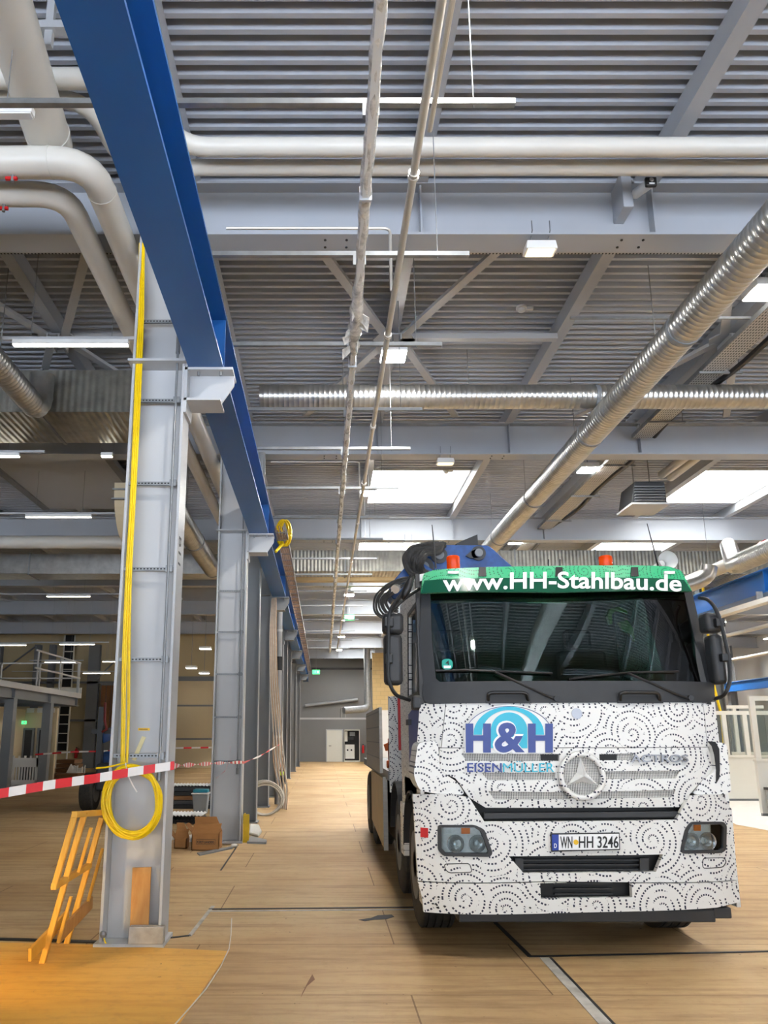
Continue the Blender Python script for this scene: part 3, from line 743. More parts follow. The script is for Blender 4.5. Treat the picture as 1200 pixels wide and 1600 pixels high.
def box_lamp(y, lab):
    x, z = 2.2, 6.44
    t = thing('emergency_lamp', lab, 'lamp', (x, y, z), 'box lamps under the beams')
    MB().prism([(x - .16, y, z), (x + .16, y, z), (x + .145, y, z + .09), (x - .145, y, z + .09)], (0, .16, 0)).build('housing', 'white', t, smooth=0, bevel=.008)
    MB().box(x - .135, y + .015, z - .01, x + .135, y + .145, z - .001).build('diffuser', 'lamp_soft', t, smooth=0)
    for dx in (-.09, .09): MB().tube([(x + dx, y + .08, z + .09), (x + dx, y + .06, z + .15), (x + dx, y - .01, z + .19), (x + dx, y - .01, z + .30)], .006, 6).parts('hook', 'zinc', t)
for k, y in enumerate(BEAMS[2:6]): box_lamp(y - .01, 'small white box lamp hooked under the %s roof beam' % ORD[k])
def strip(px0, px1, py, y, lab, on=True, rail=3.0):
    a = at(px0, py, y); b = at(px1, py, y); z = a.z
    t = thing('strip_light', lab, 'lamp', (a.x, y, z), 'strip lights of the left hall')
    MB().box(a.x, y - .035, z, b.x, y + .035, z + .06).build('housing', 'white', t, smooth=0, bevel=.006)
    MB().box(a.x + .01, y - .03, z - .012, b.x - .01, y + .03, z - .001).build('tube', 'tube_on' if on else 'white', t, smooth=0)
    if rail: MB().box(a.x - rail, y - .015, z + .062, b.x + rail * .5, y + .015, z + .1).build('mounting_rail', 'steel', t, smooth=0)
    for x in (a.x + .2, b.x - .2): MB().cyl((x, y, z + .06), (x, y, 7.42), .004, 5).build('suspension', 'zinc', t)
strip(20, 201, 539, 8.1, 'lit strip light left of the first column, the nearest and longest one', rail=.12)
strip(-60, 31, 713, 11.8, 'lit strip light at the left edge below the galvanised duct', rail=.8)
strip(158, 176, 713, 11.8, 'lit strip light mostly hidden by the first column and beige duct', rail=0)
strip(40, 143, 808, 15.4, 'lit strip light above the long white ledge, left of the first column')
strip(73, 141, 932, 24.6, 'lit strip light under the dark beams at mid height')
strip(-20, 41, 1008, 27.5, 'lit strip light at the left edge above the platform railing', rail=.5)
strip(93, 148, 1007, 27.5, 'lit strip light above the platform, right of the one at the edge', rail=1)
strip(70, 118, 1035, 30, 'lit strip light over the far end of the platform', rail=.6)
strip(160, 182, 1034, 30, 'lit strip light half hidden by the left edge of the first column', rail=0)
strip(130, 172, 1052, 32.5, 'lowest lit strip light, just left of the first column')
strip(-60, 52, 180, 4.7, 'unlit white strip light in front of the thick pipe, top left', on=False, rail=0)

# ------------------------------------------------------------------ the truck
XC = 2.0
def cv(x, k=.17): return k * min(1.15, abs(x - XC) / 1.22) ** 4      # the front sweeps back towards the corners
def surf(px, py, yf):
    y = 6.3
    for _ in range(6):
        p = at(px, py, y); y = yf(p.x, p.z)
    return Vector((p.x, y, p.z))
def inside(p, poly):
    c = False; n = len(poly)
    for i in range(n):
        (x1, y1), (x2, y2) = poly[i], poly[i - 1]
        if (y1 > p[1]) != (y2 > p[1]) and p[0] < (x2 - x1) * (p[1] - y1) / (y2 - y1) + x1: c = not c
    return c
def rounded(pts, r, n=4):
    out = []; k = len(pts)
    for i in range(k):
        b = Vector(pts[i]); a = Vector(pts[i - 1]); c = Vector(pts[(i + 1) % k])
        u, v = a - b, c - b; d = min(r, u.length * .45, v.length * .45); u.normalize(); v.normalize(); p, q = b + u * d, b + v * d
        for j in range(n + 1):
            t = j / n; out.append(tuple(p * (1 - t) ** 2 + b * 2 * t * (1 - t) + q * t * t))
    return out
def sheet(pts, fmap, back, holes=(), step=.1):
    """a flat outline (2-D) with holes, cut into strips, laid on a curved surface by fmap and given thickness"""
    bm = bmesh.new(); bm.faces.new([bm.verts.new((p[0], p[1], 0)) for p in pts])
    bmesh.ops.triangulate(bm, faces=bm.faces[:])
    def cut(co, no): bmesh.ops.bisect_plane(bm, geom=bm.verts[:] + bm.edges[:] + bm.faces[:], plane_co=co, plane_no=no, dist=1e-5)
    for i in (0, 1):
        a, b = min(p[i] for p in pts), max(p[i] for p in pts); k = max(1, int((b - a) / step))
        for j in range(1, k):
            t = a + (b - a) * j / k; cut((t, 0, 0) if i == 0 else (0, t, 0), (1, 0, 0) if i == 0 else (0, 1, 0))
    for h in holes:
        for i in range(len(h)):
            p, q = h[i - 1], h[i]; d = Vector((q[0] - p[0], q[1] - p[1], 0))
            if d.length > 1e-5: cut((p[0], p[1], 0), (-d.y, d.x, 0))
        bmesh.ops.delete(bm, geom=[f for f in bm.faces if inside(f.calc_center_median()[:2], h)], context='FACES')
    bmesh.ops.remove_doubles(bm, verts=bm.verts[:], dist=1e-4)
    bm.verts.ensure_lookup_table(); bm.verts.index_update(); back = Vector(back)
    mb = MB(); n = len(bm.verts)
    fr = [fmap(v.co.x, v.co.y) for v in bm.verts]; mb.v = fr + [p + back for p in fr]
    for f in bm.faces:
        ids = [v.index for v in f.verts]; mb.face(ids); mb.face([i + n for i in ids][::-1])
    for e in bm.edges:
        if len(e.link_faces) == 1: a, b = e.verts[0].index, e.verts[1].index; mb.face((a, b, b + n, a + n))
    bm.free(); return mb
def fpanel(outline, yf, holes=(), thick=.03, step=.1):
    c2 = lambda poly: [(p.x, p.z) for p in (surf(a, b, yf) for a, b in poly)]
    return sheet(c2(outline), lambda x, z: Vector((x, yf(x, z), z)), (0, thick, 0), [c2(h) for h in holes], step)
def decal(outline, yf, m, name, parent, off=.003):
    return fpanel(outline, lambda x, z: yf(x, z) - off, thick=.002).build(name, m, parent, smooth=50)

truck = thing('truck', 'white flatbed truck with swirl pattern, green sun visor and folded blue crane', 'truck', (XC, 6.2, 0))
T = truck
y_lip = lambda x, z: 6.17 + cv(x)
y_bum = lambda x, z: 6.19 + cv(x)
y_gri = lambda x, z: 6.25 + cv(x) - .02 * sin(pi * min(1, max(0, (z - 1.0) / .55)))
y_hood = lambda x, z: 6.25 + cv(x) + max(0, z - 1.55) * .1
y_cowl = lambda x, z: 6.27 + cv(x) + max(0, z - 1.85) * .1
y_ws = lambda x, z: 6.33 + cv(x, .15) + (z - 2.0) * .17
y_vis = lambda x, z: 6.41 + cv(x, .17) + (z - 2.95) * .36

# headlights first: their openings go into the bumper
HL = [(684, 1289), (742, 1289), (757, 1296), (770, 1333), (766, 1339), (693, 1338), (684, 1328)]
HR = [(1080, 1284), (1131, 1284), (1136, 1290), (1135, 1328), (1128, 1333), (1068, 1334), (1064, 1328), (1071, 1296)]
HLi = [(690, 1293), (741, 1293), (752, 1300), (764, 1331), (762, 1334), (697, 1333), (690, 1325)]
HRi = [(1082, 1288), (1127, 1288), (1131, 1293), (1130, 1325), (1125, 1329), (1071, 1330), (1069, 1327), (1076, 1298)]
SLOT = [(795, 1338), (1036, 1335), (1025, 1362), (818, 1364)]
LOWS = [(844, 1380), (987, 1378), (988, 1402), (845, 1404)]
bumper = fpanel([(645, 1241), (700, 1240), (733, 1246), (757, 1284), (1057, 1281), (1078, 1243), (1128, 1240), (1144, 1266), (1152, 1374), (845, 1377), (653, 1376)], y_bum, [HLi, HRi, SLOT], .05, .08).build('bumper', 'wrap_front', T, smooth=30)
fpanel([(653, 1378), (845, 1379), (1153, 1376), (1156, 1409), (1120, 1418), (900, 1426), (662, 1425), (660, 1405)], y_lip, [LOWS], .05, .08).build('bumper_lip', 'wrap_front', T, smooth=30)
for sx, x in ((0, .775), (1, 3.225)):
    pts = [(6.36, .36), (6.62, .36), (6.72, .75), (6.72, 1.0), (6.6, 1.28), (6.36, 1.28)]
    sheet(pts, lambda a, b: Vector((x, a, b)), (.03 if sx == 0 else -.03, 0, 0)).build('bumper_side', 'wrap_side', T, smooth=0)
def lamp(outer, inner, flip):
    h = fpanel(rounded(outer, 5), lambda x, z: y_bum(x, z) - .014, [inner], .066, .3).build('headlight', 'black_soft', T, smooth=30)
    mx, my = sum(p[0] for p in inner) / len(inner), sum(p[1] for p in inner) / len(inner)
    fpanel([(mx + (a - mx) * 1.14, my + (b - my) * 1.14) for a, b in inner], lambda x, z: y_bum(x, z) + .045, thick=.01).build('reflector_housing', 'lens_back', h, smooth=0)
    fpanel(inner, lambda x, z: y_bum(x, z) + .004, thick=.004).build('lens', 'glass_clear', h)
    x0 = min(p[0] for p in inner); x1 = max(p[0] for p in inner); y0 = min(p[1] for p in inner); y1 = max(p[1] for p in inner)
    ax = (.42, .60) if not flip else (.26, .42)
    yl = lambda x, z: y_bum(x, z) + .028
    f = lambda a: x0 + (x1 - x0) * a; g = lambda a: y0 + (y1 - y0) * a
    fpanel([(f(ax[0]), g(.02)), (f(ax[1]), g(.02)), (f(ax[1]), g(.24)), (f(ax[0]), g(.24))], yl, thick=.02).build('indicator', 'indicator', h, smooth=0)
    fpanel([(f(.06 if not flip else .2), g(.25)), (f(.84 if not flip else .94), g(.25)), (f(.85 if not flip else .94), g(.28)), (f(.06 if not flip else .18), g(.28))], yl, thick=.02).build('trim_strip', 'white', h, smooth=0)
    for a, r, w in (((.30, .082, 1), (.76, .078, 1)) if not flip else ((.22, .075, 1), (.62, .08, 1))):
        c = surf(f(a), g(.63), y_bum); b = c + Vector((0, .044, 0)); r *= .8
        MB().lathe(b, b + Vector((0, -.03, 0)), [(0, .02), (.002, r * .35), (.007, r * .62), (.016, r * .86), (.028, r), (.03, r * 1.04)], 20, open_end=True).build('reflector_bowl', 'chrome', h)
        MB().ball(c + Vector((0, .032, 0)), r * .3, 12).build('bulb', 'glass_clear', h)
lamp(HL, HLi, False); lamp(HR, HRi, True)
for pl in ([(694, 1350), (734, 1349), (738, 1363), (702, 1364), (696, 1359)], [(1098, 1341), (1131, 1340), (1135, 1346), (1130, 1355), (1098, 1357)]):
    pp = rounded(pl, 5); ctr = (sum(p[0] for p in pp) / len(pp), sum(p[1] for p in pp) / len(pp))
    MB().tube([surf(a, b, lambda x, z: y_bum(x, z) - .001) for a, b in pp], .0035, 5, True).build('fog_lamp_seam', 'black_soft', T)
def recess(poly, yf, name, depth=.12, slats=0):
    o = fpanel(poly, lambda x, z: yf(x, z) + depth, thick=.02).build(name, 'recess', T, smooth=0)
    for k in range(slats):
        y0 = min(p[1] for p in poly); y1 = max(p[1] for p in poly); py = y0 + (y1 - y0) * (k + 1) / (slats + 1)
        x0 = min(p[0] for p in poly) + 30; x1 = max(p[0] for p in poly) - 30
        a, b = surf(x0, py, yf), surf(x1, py, yf); MB().bar(a + V(0, .07, 0), b + V(0, .07, 0), .03, .012).build('slat', 'black', o, smooth=0)
recess([(790, 1334), (1040, 1331), (1030, 1366), (812, 1368)], y_bum, 'middle_air_intake', .1, 4)
recess([(840, 1376), (991, 1374), (992, 1406), (841, 1408)], y_lip, 'lower_air_intake', .09, 3)
recess([(715, 1236), (1095, 1236), (1062, 1288), (752, 1290)], y_bum, 'upper_air_intake', .12, 0)
MB().bar(surf(755, 1275, lambda x, z: 6.28), surf(1058, 1272, lambda x, z: 6.28), .05, .05).build('step_bar', 'black_soft', T, smooth=0, bevel=.01)
for a, b in ((805, 818), (1000, 1014)): fpanel([(a, 1341), (b, 1341), (b, 1362), (a, 1362)], lambda x, z: y_bum(x, z) + .04, thick=.03).build('intake_strut', 'black_soft', T, smooth=0)
MB().box(1.03, 6.27, .27, 2.98, 6.55, .36).build('underrun_bar', 'black_soft', T, smooth=0, bevel=.01)
MB().box(2.98, 6.3, .29, 3.12, 6.55, .37).build('underrun_bar', 'black_soft', T, smooth=0, bevel=.01)
fpanel([(657, 1293), (669, 1294), (669, 1309), (657, 1308)], lambda x, z: y_bum(x, z) - .006, thick=.006).build('red_reflector', 'red', T, smooth=0)

# grille panel with its meshes, corner panels, hood
ROWS = [[(722, 1177.5), (874, 1178), (874, 1189), (728, 1189)], [(752, 1207), (868, 1207), (868, 1218.5), (762, 1219)], [(763, 1236), (884, 1238), (890, 1249), (772, 1249)],
        [(936, 1178), (990, 1177), (988, 1188), (936, 1188)], [(946, 1205), (1063, 1204), (1056, 1216.5), (946, 1217.5)], [(930, 1237), (1056, 1234), (1050, 1246), (926, 1248)]]
fpanel([(687, 1169), (1106, 1168), (1119, 1201), (1100, 1215), (1076, 1243), (1061, 1261), (759, 1262), (733, 1246), (712, 1216), (684, 1205)], y_gri, ROWS, .03, .08).build('grille_panel', 'wrap_front', T, smooth=30)
for r in ROWS:
    cx = sum(p[0] for p in r) / 4; cy = sum(p[1] for p in r) / 4
    fpanel([(cx + (a - cx) * 1.03, cy + (b - cy) * 1.3) for a, b in r], lambda x, z: y_gri(x, z) + .018, thick=.006).build('grille_mesh', 'grille_mesh', T, smooth=0)
for a, b in ((845, 872), (938, 964)): fpanel([(a, 1179), (b, 1179), (b, 1188), (a, 1188)], lambda x, z: y_gri(x, z) + .008, thick=.006).build('grille_port', 'recess', T, smooth=0)
fpanel(rounded([(653, 1160), (684, 1157), (688, 1205), (715, 1222), (728, 1242), (690, 1241), (656, 1236), (646, 1212)], 9), lambda x, z: 6.33 - .03, thick=.38).build('corner_panel', 'wrap_front', T, smooth=30, bevel=.015)
fpanel(rounded([(1113, 1158), (1136, 1162), (1143, 1236), (1136, 1241), (1092, 1242), (1082, 1240), (1100, 1216), (1119, 1204)], 8), lambda x, z: 6.33 - .03, thick=.38).build('corner_panel', 'wrap_front', T, smooth=30, bevel=.015)
fpanel([(1106, 1158), (1118, 1159), (1124, 1170), (1125, 1204), (1124, 1216), (1120, 1223), (1120, 1204), (1117, 1180), (1113, 1166)], lambda x, z: 6.285, thick=.012).build('corner_gap', 'recess', T, smooth=0)
fpanel([(697, 1099), (1098, 1098), (1105, 1167), (690, 1168)], y_hood, (), .03).build('hood', 'wrap_front', T, smooth=40)
fpanel([(656, 1099), (696, 1099), (689, 1168), (652, 1160)], y_hood, (), .03).build('hood_corner', 'wrap_front', T, smooth=40)
fpanel([(1099, 1098), (1117, 1097), (1124, 1160), (1106, 1167)], y_hood, (), .03).build('hood_corner', 'wrap_front', T, smooth=40)
# black cowl, grab handles
fpanel(rounded([(661, 1066), (1116, 1066), (1117, 1092), (1110, 1098), (668, 1100), (661, 1092)], 5), y_cowl, (), .04).build('cowl', 'black_soft', T, smooth=40)
for a in (761, 967):
    h = [(a + 2, 1095), (a + 2, 1084), (a + 8, 1082), (a + 56, 1082), (a + 62, 1084), (a + 64, 1095)]
    MB().tube(bent([surf(p, q, lambda x, z: y_cowl(x, z) - (.045 if q < 1090 else .0)) for p, q in h], .03), .014, 8).build('grab_handle', 'black', T)
    fpanel([(a, 1087), (a + 66, 1087), (a + 70, 1099), (a - 2, 1099)], lambda x, z: y_cowl(x, z) - .012, thick=.012).build('handle_base', 'black', T, smooth=0)
# windscreen, its frame, pillars
WSO = [(659, 922), (1081, 922), (1099, 1000), (1116, 1060), (1108, 1074), (668, 1075), (655, 1062), (655, 1000)]
WSI = [(672, 925), (1069, 925), (1086, 1000), (1103, 1058), (1098, 1067), (690, 1068), (681, 1060), (675, 1000)]
fpanel(WSO, y_ws, [WSI], .05, .15).build('windscreen_frame', 'black_soft', T, smooth=40)
ws = fpanel([(668, 921), (1073, 921), (1089, 1000), (1106, 1060), (1100, 1070), (688, 1071), (678, 1062), (671, 1000)], lambda x, z: y_ws(x, z) + .012, (), .005, .12).build('windscreen', 'glass', T, smooth=60)
fpanel([(672, 926), (1069, 926), (1072, 938), (674, 938)], lambda x, z: y_ws(x, z) + .0, (), .004).build('tinted_band', 'glass_green', ws, smooth=60)
d_ = decal(rounded([(690.5, 1032), (695, 1029.5), (703, 1029.5), (707.5, 1034), (707.5, 1042), (703, 1046.5), (695, 1046.5), (690.5, 1042)], 3), y_ws, 'sticker_green', 'round_sticker', ws)
mb = MB(); letters(mb, '4', lambda u, v: surf(696 + u * 6, 1039 - v * 7, lambda x, z: y_ws(x, z) - .006)); mb.build('sticker_number', 'text_black', ws, smooth=0)
decal([(693, 1040), (705, 1040), (704, 1044), (694, 1044)], lambda x, z: y_ws(x, z) - .003, 'text_white', 'sticker_field', ws)
# green sun visor with the lettering
vis = fpanel(rounded([(662, 896), (680, 890), (870, 884), (1045, 885), (1065, 892), (1082, 924), (870, 925), (657, 927)], 4), y_vis, (), .05, .08).build('sun_visor', 'wrap_green', T, smooth=50)
fpanel([(663, 907), (870, 903), (1069, 906), (1081, 924), (870, 925.5), (658, 927)], lambda x, z: y_vis(x, z) - .014, (), .010, .08).build('tinted_lower_part', 'visor_dark', vis, smooth=50)  # shade behind the see-through visor, put into this strip's darker green
mb = MB(); letters(mb, 'www.HH-Stahlbau.de', lambda u, v: surf(692 + 373 * u, 924.5 - 5 * sin(pi * u) - 26.5 * v, lambda x, z: y_vis(x, z) - .021))
mb.build('visor_lettering', 'text_white', vis, smooth=0)
for a in (754, 874, 992): fpanel([(a - 5, 886), (a + 5, 886), (a + 6, 900), (a - 6, 900)], lambda x, z: y_vis(x, z) - .016, thick=.02).build('visor_bracket', 'black', vis, smooth=0)
for a in (709, 1047): fpanel([(a - 9, 892), (a + 8, 892), (a + 8, 896.5), (a - 9, 896.5)], lambda x, z: y_vis(x, z) - .02, thick=.03).build('marker_lamp', 'white', vis, smooth=0, bevel=.004)
# logo on the hood
yh = lambda x, z: min(y_hood(x, z), 6.25 + cv(x)) - .022
lg = lambda poly, m, nm, off: decal(poly, yh, m, nm, T, off)
def ell(cx, cy, rx, ry, a0, a1, n=18): return [(cx + rx * cos(a0 + (a1 - a0) * i / n), cy - ry * sin(a0 + (a1 - a0) * i / n)) for i in range(n + 1)]
lg(ell(795, 1150, 70, 49, pi, 0, 24) + [(865, 1177), (726, 1177)], 'white', 'logo_field', .0)
MB().tube([surf(a, b, lambda x, z: yh(x, z) - .002) for a, b in ell(795, 1148, 68, 44.5, pi * .9, pi * .1, 30)], .0022, 4).build('logo_outline', 'logo_blue', T)
def ring(cx, cy, rx, ry, rx2, ry2, foot):
    n = 22; mb = MB(); yy = lambda x, z: yh(x, z) - .004
    o = ell(cx, cy, rx, ry, pi, 0, n); i_ = ell(cx, cy, rx2, ry2, pi, 0, n)
    o = [(o[0][0], foot)] + o + [(o[-1][0], foot)]; i_ = [(i_[0][0], foot)] + i_ + [(i_[-1][0], foot)]
    vs = [surf(a, b, yy) for a, b in o] + [surf(a, b, yy) for a, b in i_]; k = len(o)
    return mb.add(vs, [(j, j + 1, k + j + 1, k + j) for j in range(k - 1)])
ring(795, 1146, 55, 42, 42, 36.5, 1148).build('logo_arch', 'logo_cyan', T, smooth=0)
lg(ell(795.5, 1141, 28.5, 28, pi, 0, 20) + [(824, 1169), (767, 1169)], 'logo_cyan', 'logo_dome', .004)
for x0, x1 in ((727.5, 767), (825, 864)):
    w = 12
    for poly in ([(x0, 1130.5), (x0 + w, 1130.5), (x0 + w, 1176), (x0 + .5, 1176)], [(x1 - w, 1130.5), (x1, 1130.5), (x1, 1176), (x1 - w, 1176)], [(x0 + w, 1149), (x1 - w, 1149), (x1 - w, 1157.5), (x0 + w, 1157.5)]):
        lg(poly, 'logo_blue', 'logo_letter_stroke', .007)
mb = MB(); letters(mb, '&&', lambda u, v: surf(770 + 53 * u, 1178.5 - 52.5 * v, lambda x, z: yh(x, z) - .009)); mb.build('logo_ampersand_edge', 'text_white', T, smooth=0)
mb = MB(); letters(mb, '&', lambda u, v: surf(773 + 47 * u, 1176 - 47 * v, lambda x, z: yh(x, z) - .013)); mb.build('logo_ampersand', 'logo_blue', T, smooth=0)
yt = lambda x, z: y_gri(x, z) - .018
mb = MB(); letters(mb, 'EISEN', lambda u, v: surf(730 + 54 * u, 1206.5 - 14.5 * v, yt)); mb.build('name_lettering', 'logo_blue', T, smooth=0)
mb = MB(); letters(mb, 'MÜLLER', lambda u, v: surf(786 + 80 * u, 1206.5 - 17.5 * v, yt)); mb.build('name_lettering', 'logo_cyan', T, smooth=0)
mb = MB(); letters(mb, 'ACTROS', lambda u, v: surf(986 + 90 * u, 1191 - 12 * v, lambda x, z: y_gri(x, z) - .024), back=(0, .02, 0)); mb.build('model_badge', 'badge_silver', T, smooth=0)
# round star emblem
ec = surf(907, 1212, y_gri) + V(0, -.035, 0); ER = .165
em = MB().tube([ec + V(ER * cos(a), 0, ER * sin(a)) for a in [2 * pi * i / 40 for i in range(40)]], .022, 12, True).build('emblem_ring', 'wrap_front', T)
MB().cyl(ec + V(0, .03, 0), ec + V(0, .02, 0), ER - .01, 32).build('emblem_mesh', 'grille_mesh', em)
mb = MB(); ctr = ec + V(0, -.05, 0)
for k in range(3):
    a = pi / 2 + k * 2 * pi / 3; tip = ec + V(cos(a) * (ER - .02), 0, sin(a) * (ER - .02))
    l = ec + V(cos(a - pi / 3) * .045, .012, sin(a - pi / 3) * .045); r = ec + V(cos(a + pi / 3) * .045, .012, sin(a + pi / 3) * .045)
    mb.add([ctr, tip, l, r], [(0, 1, 2), (0, 3, 1)])
mb.build('emblem_star', 'white', em, smooth=0)
g = surf(901, 1115, y_hood); MB().cyl(g, g + V(0, -.008, 0), .042, 20).build('round_badge', 'badge_silver', T)
random.seed(4)
for k in range(12):                                       # scuffs on the lower lip
    a, b = (672 + 22 * random.random(), 1400 + 20 * random.random()) if k < 7 else (700 + 420 * random.random(), 1414 + 5 * random.random())
    w, h = random.uniform(2, 6), random.uniform(.8, 2.2)
    decal([(a, b), (a + w * .5, b - h), (a + w, b + random.uniform(-1, 1)), (a + w * .6, b + h * .8)], lambda x, z: y_lip(x, z) - .004, 'text_black', 'scuff_mark', T, 0)
# number plate
pl = fpanel([(861, 1302.5), (968, 1301), (969, 1328), (862, 1331)], lambda x, z: 6.165, thick=.02).build('number_plate', 'text_black', T, smooth=0)
yp = lambda x, z: 6.16
fpanel([(873, 1304), (967, 1302.8), (967.5, 1326.5), (873, 1328.5)], yp, thick=.004).build('plate_field', 'text_white', pl, smooth=0)
fpanel([(862.5, 1304), (873, 1304), (873, 1328.5), (863, 1329)], yp, thick=.004).build('plate_country_band', 'plate_blue', pl, smooth=0)
mb = MB()
letters(mb, 'D', lambda u, v: surf(866 + 4 * u, 1325 - 7 * v, lambda x, z: 6.157)); mb.build('plate_lettering', 'text_white', pl, smooth=0)
mb = MB(); letters(mb, 'WN', lambda u, v: surf(875.5 + 19 * u, 1325.5 - 18.5 * v, lambda x, z: 6.157)); mb.build('plate_lettering', 'text_black', pl, smooth=0); mb = MB(); letters(mb, 'HH 3246', lambda u, v: surf(904.5 + 62 * u, 1325 - 18.5 * v, lambda x, z: 6.157)); mb.build('plate_lettering', 'text_black', pl, smooth=0)
s_ = surf(900, 1316, lambda x, z: 6.157); MB().cyl(s_, s_ + V(0, .004, 0), .019, 14).build('plate_seal', 'label_yellow', pl)

# wipers
yw = lambda d: (lambda x, z: y_ws(x, z) - d)
for arm, bl in (([(866, 1092), (850, 1085), (800, 1062), (774, 1050)], [(681, 1048), (730, 1047), (774, 1049), (863, 1052)]), ([(1074, 1091), (1055, 1084), (1010, 1064), (981, 1052)], [(890, 1061), (940, 1055), (981, 1051), (1060, 1049)])):
    w = MB().tube([surf(a, b, yw(.05)) for a, b in arm], .011, 8).build('wiper_arm', 'black', T)
    MB().tube([surf(a, b, yw(.02)) for a, b in bl], .009, 6).build('wiper_blade', 'black', w)
    p = surf(*arm[0], yw(.0)); MB().cyl(p + V(0, .02, 0), p + V(0, -.07, 0), .022, 12).build('wiper_hub', 'black', w)

# cab body: sides with window openings, roof, back, floor
for sx, x in ((0, .815), (1, 3.185)):
    bk = (.035 if sx == 0 else -.035, 0, 0); fm = lambda a, b: Vector((x + (.02 if sx == 0 else -.02) * max(0, b - 2), a, b))
    side = [(6.47, 1.26), (7.95, 1.26), (7.95, 1.0), (8.25, 1.0), (8.25, 3.02), (6.72, 3.06), (6.5, 2.0)]
    win = [(6.64, 2.02), (7.42, 2.02), (7.42, 2.78), (6.8, 2.78)]
    o = sheet(side, fm, bk, [win], .4).build('cab_side', 'wrap_side', T, smooth=0)
    sheet([(6.6, 1.98), (7.46, 1.98), (7.46, 2.82), (6.77, 2.82)], lambda a, b: fm(a, b) - Vector(bk) * .2, Vector(bk) * .3, [win], .4).build('window_frame', 'black', o, smooth=0)
    sheet(win, lambda a, b: fm(a, b) + Vector(bk) * .5, Vector(bk) * .1, (), .6).build('side_window', 'glass_clear', o, smooth=0)
    out = Vector(bk) * -.25
    MB().bar(fm(6.455, 1.9) + out * -.6, fm(6.70, 3.05) + out * -.6, .045, .05).build('pillar_trim', 'black_soft', o, smooth=0)
    sheet([(6.6, 1.3), (7.46, 1.3), (7.46, 1.85), (6.6, 1.95)], lambda a, b: fm(a, b) + out * .4, out * -.3, (), .6).build('door_band', 'logo_blue' if sx == 0 else 'wrap_side', o, smooth=0)
    MB().box(*(list(fm(7.2, 1.75) + out * .2) + list(fm(7.4, 1.80) + out * 4))).build('door_handle', 'black', o, smooth=0)
mb = MB(); n = 12
for k in range(n):
    a, b = -1.15 + 2.3 * k / n, -1.15 + 2.3 * (k + 1) / n; z = lambda t: 3.13 - .07 * abs(t / 1.15) ** 4
    mb.add([(XC + a, 6.62, z(a) - .02), (XC + b, 6.62, z(b) - .02), (XC + b, 8.25, z(b)), (XC + a, 8.25, z(a)), (XC + a, 6.62, z(a) - .08), (XC + b, 6.62, z(b) - .08), (XC + b, 8.25, z(b) - .06), (XC + a, 8.25, z(a) - .06)], [(0, 1, 2, 3), (7, 6, 5, 4), (0, 4, 5, 1), (3, 2, 6, 7)] + ([(0, 3, 7, 4)] if k == 0 else []) + ([(1, 5, 6, 2)] if k == n - 1 else []))
mb.build('cab_roof', 'wrap_top', T)
MB().box(.85, 8.2, 1.0, 3.15, 8.25, 3.05).build('cab_back', 'black_soft', T, smooth=0)
MB().box(.85, 6.5, 1.28, 3.15, 8.2, 1.34).build('cab_floor', 'black_soft', T, smooth=0)
MB().box(.86, 6.5, 1.3, 3.14, 6.52, 1.9).build('firewall', 'black_soft', T, smooth=0)
d_ = MB().prism([(.86, 6.5, 1.9), (.86, 6.52, 2.06), (.86, 6.9, 2.03), (.86, 7.0, 1.85), (.86, 6.95, 1.5), (.86, 6.5, 1.5)], (2.28, 0, 0)).build('dashboard', 'seat_cloth', T, smooth=0, bevel=.01)
for x in (1.3, 2.62):
    s_ = MB().box(x - .27, 7.25, 1.62, x + .27, 7.75, 1.8).build('seat', 'seat_cloth', T, smooth=0, bevel=.05)
    MB().prism([(x - .26, 7.68, 1.75), (x - .26, 7.82, 1.75), (x - .22, 7.98, 2.5), (x - .22, 7.86, 2.5)], (.5, 0, 0)).build('backrest', 'seat_cloth', s_, smooth=0, bevel=.04)
    MB().box(x - .14, 7.86, 2.52, x + .14, 7.97, 2.72).build('headrest', 'seat_cloth', s_, smooth=0, bevel=.04)
wc = Vector((2.66, 6.98, 2.02)); ax_ = Vector((0, -.55, .83)); u_ = Vector((1, 0, 0)); v_ = ax_.cross(u_)
sw = MB().tube([wc + u_ * (.225 * cos(a)) + v_ * (.225 * sin(a)) for a in [2 * pi * i / 32 for i in range(32)]], .017, 8, True).build('steering_wheel', 'black', T)
MB().cyl(wc, wc - ax_ * .05, .08, 16).build('wheel_hub', 'black', sw)
for a in (0, pi, -pi / 2): MB().bar(wc, wc + (u_ * cos(a) + v_ * sin(a)) * .22, .04, .015).build('spoke', 'black', sw, smooth=0)
sh = thing('papers', 'white sheet lying on the dashboard behind the windscreen, left side', 'paper', (1.5, 6.62, 2.065))
MB().prism([(1.28, 6.56, 2.068), (1.7, 6.56, 2.068), (1.66, 6.78, 2.058), (1.34, 6.78, 2.058)], (0, 0, .004)).build('sheet', 'paper', sh, smooth=0)
sh = thing('papers', 'white leaflet lying on the dashboard at the right end of the windscreen', 'paper', (2.9, 6.62, 2.065))
MB().prism([(2.78, 6.56, 2.068), (3.0, 6.56, 2.068), (3.05, 6.72, 2.058), (2.85, 6.72, 2.058)], (0, 0, .004)).build('sheet', 'paper', sh, smooth=0)
ve = thing('safety_vest', 'bright yellow-green safety vest hanging inside the truck cab', 'vest', at(970, 970, 7.3))
q = lambda a, b: at(a, b, 7.3)
mb = MB().prism([q(953, 975), q(949, 962), q(954, 951), q(966, 948), q(978, 952), q(981, 960), q(972, 955), q(962, 954), q(956, 961), q(957, 975)], (0, .05, 0)); mb.build('collar', 'vest', ve)
mb = MB().prism([q(968, 972), q(980, 969), q(990, 982), q(992, 1002), q(984, 990), q(973, 984)], (0, .06, 0)); mb.build('flap', 'vest', ve)

